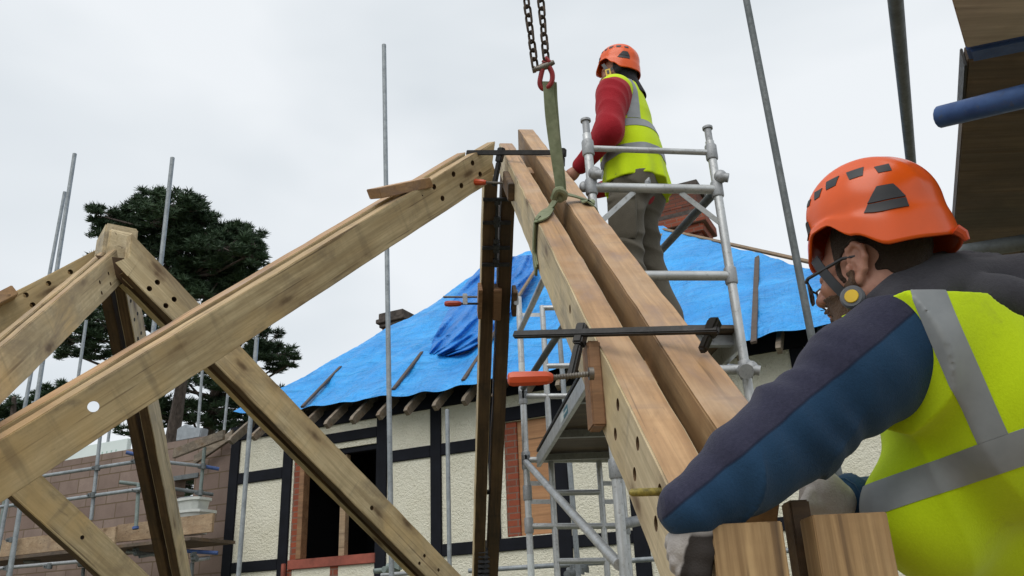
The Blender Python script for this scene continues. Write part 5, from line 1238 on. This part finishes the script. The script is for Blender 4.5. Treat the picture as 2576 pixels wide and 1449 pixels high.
# two cloth colours: darker panel over the top of the sleeve and the shoulder, blue below a seam
t = cloth('blue_sweatshirt', (0.011, 0.036, 0.078), (0.018, 0.054, 0.112), 330, .35); c_blue = t.b.inputs['Base Color'].links[0].from_socket
v = t.obj((1, 1, 1), False); sp3 = t.n('ShaderNodeSeparateXYZ', {0: v})
n1 = t.noise(v, 150, 3, .6)
q0 = P(2315, 773, 1.40) - B2; q1 = P(1723, 1262, 1.33) - B2   # the seam lies in a plane through the sleeve
nrm = (q1 - q0).cross(Vector((0.35, .97, 0.26))).normalized()
if nrm.z < 0: nrm = -nrm
dt = t.n('ShaderNodeVectorMath', {0: v, 1: tuple(nrm)}, operation='DOT_PRODUCT').outputs['Value']
wob = t.math('MULTIPLY', t.math('SUBTRACT', t.noise(v, 9, 2), .5), .012)
dd = t.math('ADD', t.math('SUBTRACT', dt, nrm.dot(q0)), wob)
dark = t.ramp(n1, [(.3, (0.025, 0.026, 0.048)), (.7, (0.036, 0.036, 0.064))])
c = t.mix(t.val(dd, -.0006, .0006), c_blue, dark); c = t.mix(t.val(t.math('ABSOLUTE', dd), .0012, .0035, .7, 0), c, (0.008, 0.012, 0.028))
t.col(c); M['sweat'] = t.m
sobj('sweatshirt', Sw, M['sweat'], p2, B2)
# hood of the hoodie bunched at the nape, in three thick folds
Hd = SDF(va(P(2400, 720, 1.58)) - (.26, .32, .24), va(P(2400, 720, 1.58)) + (.34, .30, .17), .0042)
for rr, pts_ in ((.015, ((2182, 772, 1.55), (2218, 744, 1.53), (2262, 708, 1.54), (2318, 676, 1.57), (2375, 656, 1.61), (2440, 648, 1.65), (2520, 655, 1.70))),
                 (.030, ((2235, 778, 1.51), (2300, 730, 1.53), (2370, 696, 1.56), (2450, 678, 1.60), (2540, 690, 1.65), (2650, 722, 1.72))),
                 (.034, ((2330, 758, 1.50), (2395, 722, 1.52), (2470, 706, 1.55), (2550, 722, 1.60), (2640, 768, 1.66), (2720, 830, 1.70))),
                 (.036, ((2455, 745, 1.50), (2530, 752, 1.47), (2600, 790, 1.47), (2680, 850, 1.50), (2740, 900, 1.52))),
                 (.060, ((2350, 745, 1.63), (2440, 740, 1.66), (2540, 760, 1.69), (2660, 820, 1.73)))):
    q = cat([P(*k) for k in pts_], 4); Hd.chainc([va(k) for k in q], [rr * (.62 + .38 * math.sin(math.pi * min(1, (i + 2) / len(q) * 1.1))) for i in range(len(q))], .016)
Hd.ell(va(P(2560, 745, 1.58)), (.16, .09, .075), ax3, .03)
Hd.chainc([va(P(2400, 775, 1.50)), va(P(2480, 800, 1.475)), va(P(2560, 845, 1.47)), va(P(2680, 930, 1.50))], (.018, .026, .030, .03), .012)
Hd.disp(lambda X, Y, Z: .003 * nz3(X, Y, Z, 30, 4) + .0012 * nz3(X, Y, Z, 80, 6))
sobj('hood', Hd, M['hood'], p2, B2)
# hi-vis vest
def vest(h):
    S = SDF((.45, 1.0, 2.45), (1.70, 2.25, 3.66), h)
    S.cap(va(Cc - Zv * .06), va(pel + Zv * .02), .176, .182, .06, sq=(va(ff), .82)).cap(va(Sl + (Cc - Sl) * .15 + Zv * .02), va(Sr + Zv * .02), .100, .092, .07).cap(va(neckb - Zv * .02), va(Cc - Zv * .06), .085, .135, .05)
    S.ell(va(Cc - ff * .060 - Zv * .14), (.142, .212, .21), ax3, .06)
    S.cap(va(Sl + (Cc - Sl) * .3), va(Sl + (El - Sl) * .26), .130, .126, .05)
    S.ell(va(Cc + ff * .10 - Zv * .33), (.10, .15, .12), ax3, .08)
    S.disp(lambda X, Y, Z: .0075 * nz3(X, Y, Z, 13, 31) + .004 * nz3(X, Y, Z, 26, 32) + (np.abs(np.sin(nz3(X, Y, Z, 7, 33) * 5 + X * 16 + Z * 9)) - .63) * .008 + .006 * np.sin(nz3(X, Y, Z, 9, 36) * 4 + Z * 22) * np.clip((3.25 - Z) * 4, 0, 1))
    return S
Vs = vest(.0045)
armd = va(El - Sl); armd /= np.linalg.norm(armd)
def arm_hole(X, Y, Z):          # the arm opening: beyond a tilted plane, inside a wide cylinder round the shoulder
    c_ = va(P(2262, 960, 1.45)); axv = va(fl_ * .94 + ff * .25 - Zv * .05); axv /= np.linalg.norm(axv)
    p = [X - c_[0], Y - c_[1], Z - c_[2]]; a_ = p[0] * axv[0] + p[1] * axv[1] + p[2] * axv[2]
    q = [p[i] - a_ * axv[i] for i in range(3)]
    hor_ = np.sqrt(np.maximum(0, q[0] ** 2 + q[1] ** 2)); up_ = q[2]
    r_ = np.sqrt((up_ / np.where(up_ > 0, .40, .142)) ** 2 + (hor_ / .24) ** 2)
    pn = va(AHN); r0 = va(AHP); pd = (X - r0[0]) * pn[0] + (Y - r0[1]) * pn[1] + (Z - r0[2]) * pn[2]
    return np.minimum((1 - r_) * .13, pd + .010 * np.sin(Z * 14))
a1_, a2_, a3_ = P(2296, 738, 1.41), P(2402, 940, 1.35), P(2322, 1112, 1.41)
AHN = (a2_ - a1_).cross(a3_ - a1_).normalized(); AHP = a2_
if AHN.dot(El - Sl) < 0: AHN = -AHN
def vlim(X, Y, Z): return np.maximum(hloc(X, Y, Z)[2] + .100 - .10 * (hloc(X, Y, Z)[0] + .03), 2.62 - Z)
Vs.clip(arm_hole); Vs.clip(vlim); Vs.clip(nk(.112)); Vs.clip(lambda X, Y, Z: np.minimum((X - Cc.x) * ff.x + (Y - Cc.y) * ff.y - .105, Z - (Cc.z - .14)))
vo = sobj('vest', Vs, M['hivis'], p2, B2)
vo['base'] = list(B2)
# reflective tape: strips cut exactly out of the vest surface and lifted 2 mm
def tape_from(vob, planes, up=.0022):
    bm = bmesh.new(); bm.from_mesh(vob.data); base = Vector(vob['base'])
    for co, no in planes:                 # keep the side the normal points to
        bmesh.ops.bisect_plane(bm, geom=bm.verts[:] + bm.edges[:] + bm.faces[:], plane_co=Vector(co) - base, plane_no=-Vector(no).normalized(), clear_outer=True)
    bm.normal_update()
    for v_ in bm.verts: v_.co += v_.normal * up
    bmesh.ops.solidify(bm, geom=bm.faces[:], thickness=.0018)
    me = bpy.data.meshes.new('reflective_tape'); bm.to_mesh(me); bm.free(); me.materials.append(M['tape'])
    me.polygons.foreach_set('use_smooth', [True] * len(me.polygons)); me.set_sharp_from_angle(angle=R(50))
    o = link(bpy.data.objects.new('reflective_tape', me)); o.parent = vob; return o
def strip(p0, n, half): n = Vector(n).normalized(); return [(Vector(p0) - n * half, n), (Vector(p0) + n * half, -n)]
hp0 = P(2185, 1262, 1.6)
hn = (P(2570, 1128, 1.5) - hp0).cross(P(2400, 1192, 1.9) - hp0).normalized(); hn = hn if hn.z > 0 else -hn
tape_from(vo, strip(hp0, hn, .026)); tape_from(vo, strip(hp0 - Zv * .33, hn, .026))
v0_ = P(2348, 745, 1.45); vn_ = (P(2506, 1110, 1.40) - v0_).cross(P(2458, 890, 1.75) - v0_)
tape_from(vo, strip(v0_, vn_, .023) + [(hp0 + hn * .0265, hn), (Vector((0, 1.66, 0)), Vector((0, -1, 0)))])
# trousers and boots below the frame
Tr = SDF((.7, 1.2, 1.95), (1.55, 2.2, 2.85), .012)
Tr.ell(va(pel), (.15, .18, .15), ax3, .05)
for k_, f_ in zip(kn, feet): Tr.cap(va(pel - Zv * .06 + (f_ - pel) * .06), va(k_), .10, .075, .04).cap(va(k_), va(f_ + Zv * .06), .073, .062, .03)
sobj('trousers', Tr, M['navy_trouser'], p2, B2)
for f_ in feet:
    Bo = SDF(va(f_) - (.3, .3, .02), va(f_) + (.3, .3, .2), .008); Bo.cap(va(f_ + Zv * .14), va(f_ + Zv * .05), .058, .056, .02).cap(va(f_ + Zv * .048), va(f_ + ff * .17 + Zv * .042), .053, .042, .03); Bo.clip(lambda X, Y, Z: 1.947 - Z + 0 * X + 0 * Y)
    sobj('boot', Bo, M['boot'], p2, B2)
# gloves
def finger(S, pts, r0, k=.004): S.chainc([va(q) for q in pts], [r0 * (1 - .12 * i / (len(pts) - 1)) for i in range(len(pts))], k)
Gl = SDF(va(P(1730, 1390, 1.36)) - (.10, .10, .12), va(P(1730, 1390, 1.36)) + (.10, .10, .12), .0028)
Gl.cap(va(P(1757, 1290, 1.37)), va(P(1752, 1335, 1.362)), .034, .033, .015)
Gl.cap(va(P(1752, 1335, 1.362)), va(P(1722, 1372, 1.355)), .030, .027, .02).cap(va(P(1752, 1335, 1.362)), va(P(1757, 1385, 1.35)), .030, .026, .02)
for (u0, v0, u1, v1, u2, v2, r_, dd_) in ((1704, 1352, 1690, 1358, 1686, 1372, .0108, -.012), (1712, 1372, 1695, 1388, 1692, 1400, .0115, -.004), (1722, 1388, 1702, 1412, 1700, 1428, .0118, .004), (1738, 1398, 1718, 1436, 1716, 1452, .0115, .010)):
    finger(Gl, [P(u0 + 14, v0 - 6, 1.362 - dd_), P(u0, v0, 1.345 - dd_), P(u1, v1, 1.350 - dd_), P(u2, v2, 1.372 - dd_)], r_)
finger(Gl, [P(1760, 1352, 1.34), P(1770, 1392, 1.328), P(1763, 1440, 1.322), P(1756, 1475, 1.33)], .0155, .012)
t = NT('work_glove', .8, spec=.25); vg = t.obj((1, 1, 1), False); sp4 = t.n('ShaderNodeSeparateXYZ', {0: vg}); n1 = t.noise(vg, 30, 3); n2 = t.noise(vg, 300, 2)
gq = P(1727, 1385, 1.34) - B2; gn = (CR * .95 - CU * .25 - CF * .25).normalized()
dg = t.math('SUBTRACT', t.n('ShaderNodeVectorMath', {0: vg, 1: tuple(gn)}, operation='DOT_PRODUCT').outputs['Value'], gn.dot(gq) - .002)
dg = t.math('ADD', dg, t.math('MULTIPLY', t.math('SUBTRACT', n1, .5), .016))
kq = P(1752, 1338, 1.33) - B2; hz = t.math('SUBTRACT', kq.dot(CU), t.n('ShaderNodeVectorMath', {0: vg, 1: tuple(CU)}, operation='DOT_PRODUCT').outputs['Value'])
mask = t.math('MULTIPLY', t.val(dg, -.001, .003), t.val(hz, -.002, .006))
tipq = P(1692, 1372, 1.36) - B2
c = t.mix(mask, t.ramp(n1, [(.3, (0.33, 0.30, 0.285)), (.7, (0.46, 0.43, 0.41))]), (0.035, 0.029, 0.026))
t.col(c).bump(n2, .5, .002); M['glove'] = t.m
sobj('work_glove', Gl, M['glove'], p2, B2)
Gr = SDF(va(Wr) - (.16, .14, .14), va(Wr) + (.14, .14, .14), .0035)
dW = (Wr - Er).normalized(); pc = P(2066, 1232, 1.60)
Gr.cap(va(Wr - dW * .03), va(Wr), .033, .034, .02).cap(va(Wr), va(pc), .036, .034, .025).cap(va(pc), va(P(2052, 1270, 1.60)), .033, .030, .02)
for i in range(4):
    u_ = 2030 + 17 * i; finger(Gr, [P(u_ + 8, 1240, 1.575 + .004 * i), P(u_ - 6, 1268, 1.562 + .004 * i), P(u_ - 12, 1306, 1.57 + .004 * i), P(u_ - 10, 1330, 1.59)], .0108)
finger(Gr, [P(2078, 1215, 1.60), P(2066, 1192, 1.595), P(2050, 1180, 1.60)], .0125)
sobj('work_glove', Gr, M['glove_knit'], p2, B2)
MB().path([va(Wr - dW * .055), va(Wr - dW * .025)], [.05, .047], 14).build('cuff', M['sweat'], p2, True)
# ================================================================== the builder standing on the tower
q = ray(1558, 188); hp = EYE + q * (4.32 / q.y)
deck = zd + .018
ff1, fl1, _ = axes_from((-.92, .39, 0))
s1 = (hp.z - deck) / 1.665
O1 = Vector((hp.x, hp.y, deck))
p1 = thing('person', 'builder in red fleece and yellow vest standing on the aluminium tower', 'person', O1)
A1 = np.array([list(ff1), list(fl1), [0, 0, 1]]); o1 = va(O1)
def L1(x, y, z): return o1 + np.array((x, y, z)) * s1 @ A1
def S1(h, z0, z1, ext=.42): 
    c = va(O1); return SDF(c + (-ext * 1.1, -ext, z0 * s1), c + (ext * 1.1, ext, z1 * s1), h)
def c1(S, a, b, ra, rb, k=.03, **kw): return S.cap(L1(*a), L1(*b), ra * s1, rb * s1, k, **kw)
hf1, hl1, hu1 = axes_from((-.95, .30, 0), pitch=6)
HC1 = Vector(L1(.0, 0, 1.665))
Sh1 = SDF(va(HC1) - (.17, .17, .18), va(HC1) + (.17, .17, .16), .005)
head_sdf(Sh1, ([va(hf1), va(hl1), va(hu1)], va(HC1)), 1.0)
Vh, Fh = Sh1.mesh()
shL, elL, wrL = (.0, .190, 1.42), (.015, .275, 1.14), (.235, .17, 1.03)
shR, elR, wrR = (.0, -.195, 1.43), (.02, -.30, 1.15), (.25, -.16, 1.05)
hipL, knL, anL = (-.01, .088, .92), (.03, .12, .50), (-.02, .13, .09)
hipR, knR, anR = (-.01, -.088, .92), (-.02, -.12, .50), (-.12, -.13, .09)
Sb1 = S1(.010, -.02, 1.62)
c1(Sb1, (0, 0, 1.32), (-.01, 0, 1.0), .15, .14, .05, sq=(A1[0], .72)); c1(Sb1, shL, shR, .062, .062, .05); c1(Sb1, (-.03, 0, 1.56), (0, 0, 1.35), .058, .10, .05); Sb1.ell(L1(-.015, 0, .93), np.array((.13, .165, .13)) * s1, A1, .05)
for a_, b_, c_ in ((shL, elL, wrL), (shR, elR, wrR)): c1(Sb1, a_, b_, .052, .043); c1(Sb1, b_, c_, .043, .030)
for a_, b_, c_ in ((hipL, knL, anL), (hipR, knR, anR)): c1(Sb1, a_, b_, .085, .058, .04); c1(Sb1, b_, c_, .057, .042); c1(Sb1, (c_[0], c_[1], .05), (c_[0] + .17, c_[1] + .01, .035), .045, .033, .02)
Vb, Fb = Sb1.mesh()
mesh_obj('body', np.concatenate([Vb, Vh]) - o1, np.concatenate([Fb, Fh + len(Vb)]), M['skin'], p1)
# left hand: gripping, five fingers
Hn = SDF(L1(*wrL) - .16, L1(*wrL) + .16, .005)
w_ = np.array(wrL); dwr = np.array((.80, -.15, -.45)); dwr /= np.linalg.norm(dwr)
Hn.cap(L1(*w_), L1(*(w_ + dwr * .045)), .028, .036, .01).cap(L1(*(w_ + dwr * .04)), L1(*(w_ + dwr * .095)), .037, .034, .01, sq=(A1[1], .7))
for i in range(4):
    k_ = w_ + dwr * (.095 + .006 * (1.5 - abs(i - 1.3))) + np.array((.28, 0, .62)) * (.030 - .020 * i) ; Hn.chainc([L1(*k_), L1(*(k_ + dwr * .034 + (0, -.012, -.012))), L1(*(k_ + dwr * .036 + (0, -.042, -.026)))], [.0105, .0098, .009], .003)
k_ = w_ + dwr * .045 + np.array((.02, -.01, .03)); Hn.chainc([L1(*k_), L1(*(k_ + dwr * .03 + (.005, -.02, .014))), L1(*(k_ + dwr * .05 + (.0, -.035, .006)))], [.013, .0115, .010], .004)
sobj('hand', Hn, M['skin'], p1, O1)
# fleece
Fl = S1(.0065, .80, 1.60)
c1(Fl, (0, 0, 1.33), (-.015, 0, .95), .168, .165, .06, sq=(A1[0], .80)); c1(Fl, (shL[0], shL[1] - .03, shL[2]), (shR[0], shR[1] + .03, shR[2]), .085, .085, .06); c1(Fl, (-.02, 0, 1.545), (-.01, 0, 1.35), .076, .12, .05)
for a_, b_, c_ in ((shL, elL, wrL), (shR, elR, wrR)):
    c1(Fl, a_, b_, .088, .074, .05); d_ = np.array(c_) - b_; e_ = np.array(b_) + d_ * .93; c1(Fl, b_, tuple(e_), .074, .044, .03)
def fold1(X, Y, Z):
    q = [X - o1[0], Y - o1[1], Z - o1[2]]; yl = (q[0] * A1[1][0] + q[1] * A1[1][1]); m_ = np.clip((yl - .13) * 14, 0, 1)
    w1 = nz3(X, Y, Z, 15, 41); return m_ * ((np.abs(np.sin(Z * 21 + w1 * 3.6 + (X + Y) * 16)) - .6) * .0045 + .006 * nz3(X, Y, Z, 26, 42))
Fl.disp(fold1); sobj('fleece', Fl, M['red_fleece'], p1, O1)
# vest
Ve = S1(.0065, .78, 1.60)
c1(Ve, (0, 0, 1.33), (-.025, 0, 1.12), .182, .190, .06, sq=(A1[0], .84)); c1(Ve, (-.025, 0, 1.12), (-.035, 0, .70), .194, .222, .05, sq=(A1[0], .84)); c1(Ve, (0, .135, 1.455), (0, -.135, 1.455), .099, .099, .06); c1(Ve, (-.018, 0, 1.56), (0, 0, 1.38), .090, .135, .05)
Ve.disp(lambda X, Y, Z: .007 * nz3(X, Y, Z, 12, 51) + .005 * nz3(X, Y, Z, 25, 52) + np.clip((1.15 * s1 + deck - Z) * 3, 0, 1) * .012 * np.sin(np.arctan2(Y - o1[1], X - o1[0]) * 11 + nz3(X, Y, Z, 8, 5)))
def loc1(X, Y, Z):
    q = [X - o1[0], Y - o1[1], Z - o1[2]]; return [(q[0] * A1[i][0] + q[1] * A1[i][1] + q[2] * A1[i][2]) / s1 for i in range(3)]
def lim1(X, Y, Z):
    x, y, z = loc1(X, Y, Z)
    hem = (.900 + .01 * np.clip(x + .05, -.2, .2) + .02 * np.sin(y * 14) - z)
    hole = np.where(np.abs(y) > .150, (1 - np.sqrt(((z - 1.365) / .125) ** 2 + ((x - .012) / .090) ** 2)) * .1, -1)
    front = np.where(x > .12, .012 - np.abs(y - .0), -1) 
    return np.maximum(np.maximum(hem, hole), np.maximum(z - 1.572 - .2 * (x + .02), front)) + 0 * X
Ve.clip(lim1); vo1 = sobj('vest', Ve, M['hivis'], p1, O1); vo1['base'] = list(O1)
W1 = lambda x, y, z: Vector(L1(x, y, z)); n1_ = ff1 * .10 + Zv
tape_from(vo1, strip(W1(0, 0, 1.225), n1_, .026), .003); tape_from(vo1, strip(W1(0, 0, 1.06), n1_, .026), .003)
for sg_ in (1, -1): tape_from(vo1, strip(W1(0, sg_ * .125, 1.40), fl1 * sg_ + Zv * .18, .025) + [(W1(0, 0, 1.254), n1_)], .003)
# trousers with cargo pocket
Tr = S1(.0075, .02, 1.06)
Tr.ell(L1(-.02, 0, .95), np.array((.145, .165, .15)) * s1, A1, .05)
for a_, b_, c_ in ((hipL, knL, anL), (hipR, knR, anR)): c1(Tr, a_, b_, .097, .083, .05); c1(Tr, b_, c_, .086, .074, .04)
Tr.ell(L1(-.075, .10, .90), np.array((.09, .095, .10)) * s1, A1, .04); Tr.ell(L1(-.075, -.10, .90), np.array((.09, .095, .10)) * s1, A1, .04)
Tr.disp(lambda X, Y, Z: .007 * nz3(X, Y, Z, 17, 61) + 1.7 * (np.abs(np.sin((Z * 24 + (X - Y) * 10 + 2.2 * nz3(X, Y, Z, 10, 62)))) - .6) * .007)
Tr.clip(lambda X, Y, Z: loc1(X, Y, Z)[2] - .935); sobj('trousers', Tr, M['trousers'], p1, O1)
Pk = S1(.006, .55, .85)
Pk.cap(L1(.01, .188, .76), L1(.02, .182, .60), .082, .080, .01, sq=(A1[1], .36)); Pk.cap(L1(.06, .200, .782), L1(-.045, .200, .782), .026, .026, .004, sq=(A1[1], .7)); sobj('cargo_pocket', Pk, M['trousers'], p1, O1)
Bt = S1(.0075, .86, 1.0); Bt.cap(L1(-.02, 0, .93), L1(-.02, 0, .92), .172, .172, 0, sq=(A1[0], .84)); Bt.clip(lambda X, Y, Z: np.abs(loc1(X, Y, Z)[2] - .925) - .020); sobj('belt', Bt, M['black_knit'], p1, O1)
for c_ in (anL, anR):
    Bo = SDF(L1(*c_) - .32, L1(*c_) + .32, .008); c1(Bo, (c_[0], c_[1], .14), (c_[0], c_[1], .055), .056, .054, .02); c1(Bo, (c_[0], c_[1], .05), (c_[0] + .17, c_[1] + .01, .045), .052, .043, .03); Bo.clip(lambda X, Y, Z: deck + .002 - Z + 0 * X + 0 * Y); sobj('boot', Bo, M['boot'], p1, O1)
# balaclava, helmet and strap
Ba = Sh1.copy(); Ba.f = Ba.f - .012
def bal(X, Y, Z):
    q = [X - HC1.x, Y - HC1.y, Z - HC1.z]; x, y, z = [q[0] * a_[0] + q[1] * a_[1] + q[2] * a_[2] for a_ in (hf1, hl1, hu1)]
    return np.maximum(np.maximum(x - .022 + .25 * np.abs(z - .0), -z - .20), -1 + 0 * X)
Ba.disp(lambda X, Y, Z: .003 * nz3(X, Y, Z, 40, 71)); Ba.clip(bal); sobj('balaclava', Ba, M['black_knit'], p1, O1)
HX1 = mat_from(axes_from((-.95, .30, 0), pitch=-9), HC1 + hu1 * .078 - hf1 * .012)
make_helmet(p1, HX1, O1)
L2 = lambda x, y, z: HC1 + hf1 * x + hl1 * y + hu1 * z
strap('chin_strap', cat([L2(.075, .080, .05), L2(.060, .084, .0), L2(.045, .080, -.05), L2(.040, .060, -.095)], 4), .02, 'black_plastic', p1, hl1)
strap('chin_strap', cat([L2(-.06, .088, .05), L2(-.01, .092, .01), L2(.045, .086, -.015)], 4), .018, 'black_plastic', p1, hl1)
MB().bar(L2(.054, .087, .0), L2(.054, .087, -.05), hf1 * .032, hl1 * .012).build('strap_buckle', M['yellow_plastic'], p1, bevel=.003); MB().bar(L2(.054, .094, -.012), L2(.054, .094, -.036), hf1 * .014, hl1 * .004).build('strap_buckle', M['black_plastic'], p1)
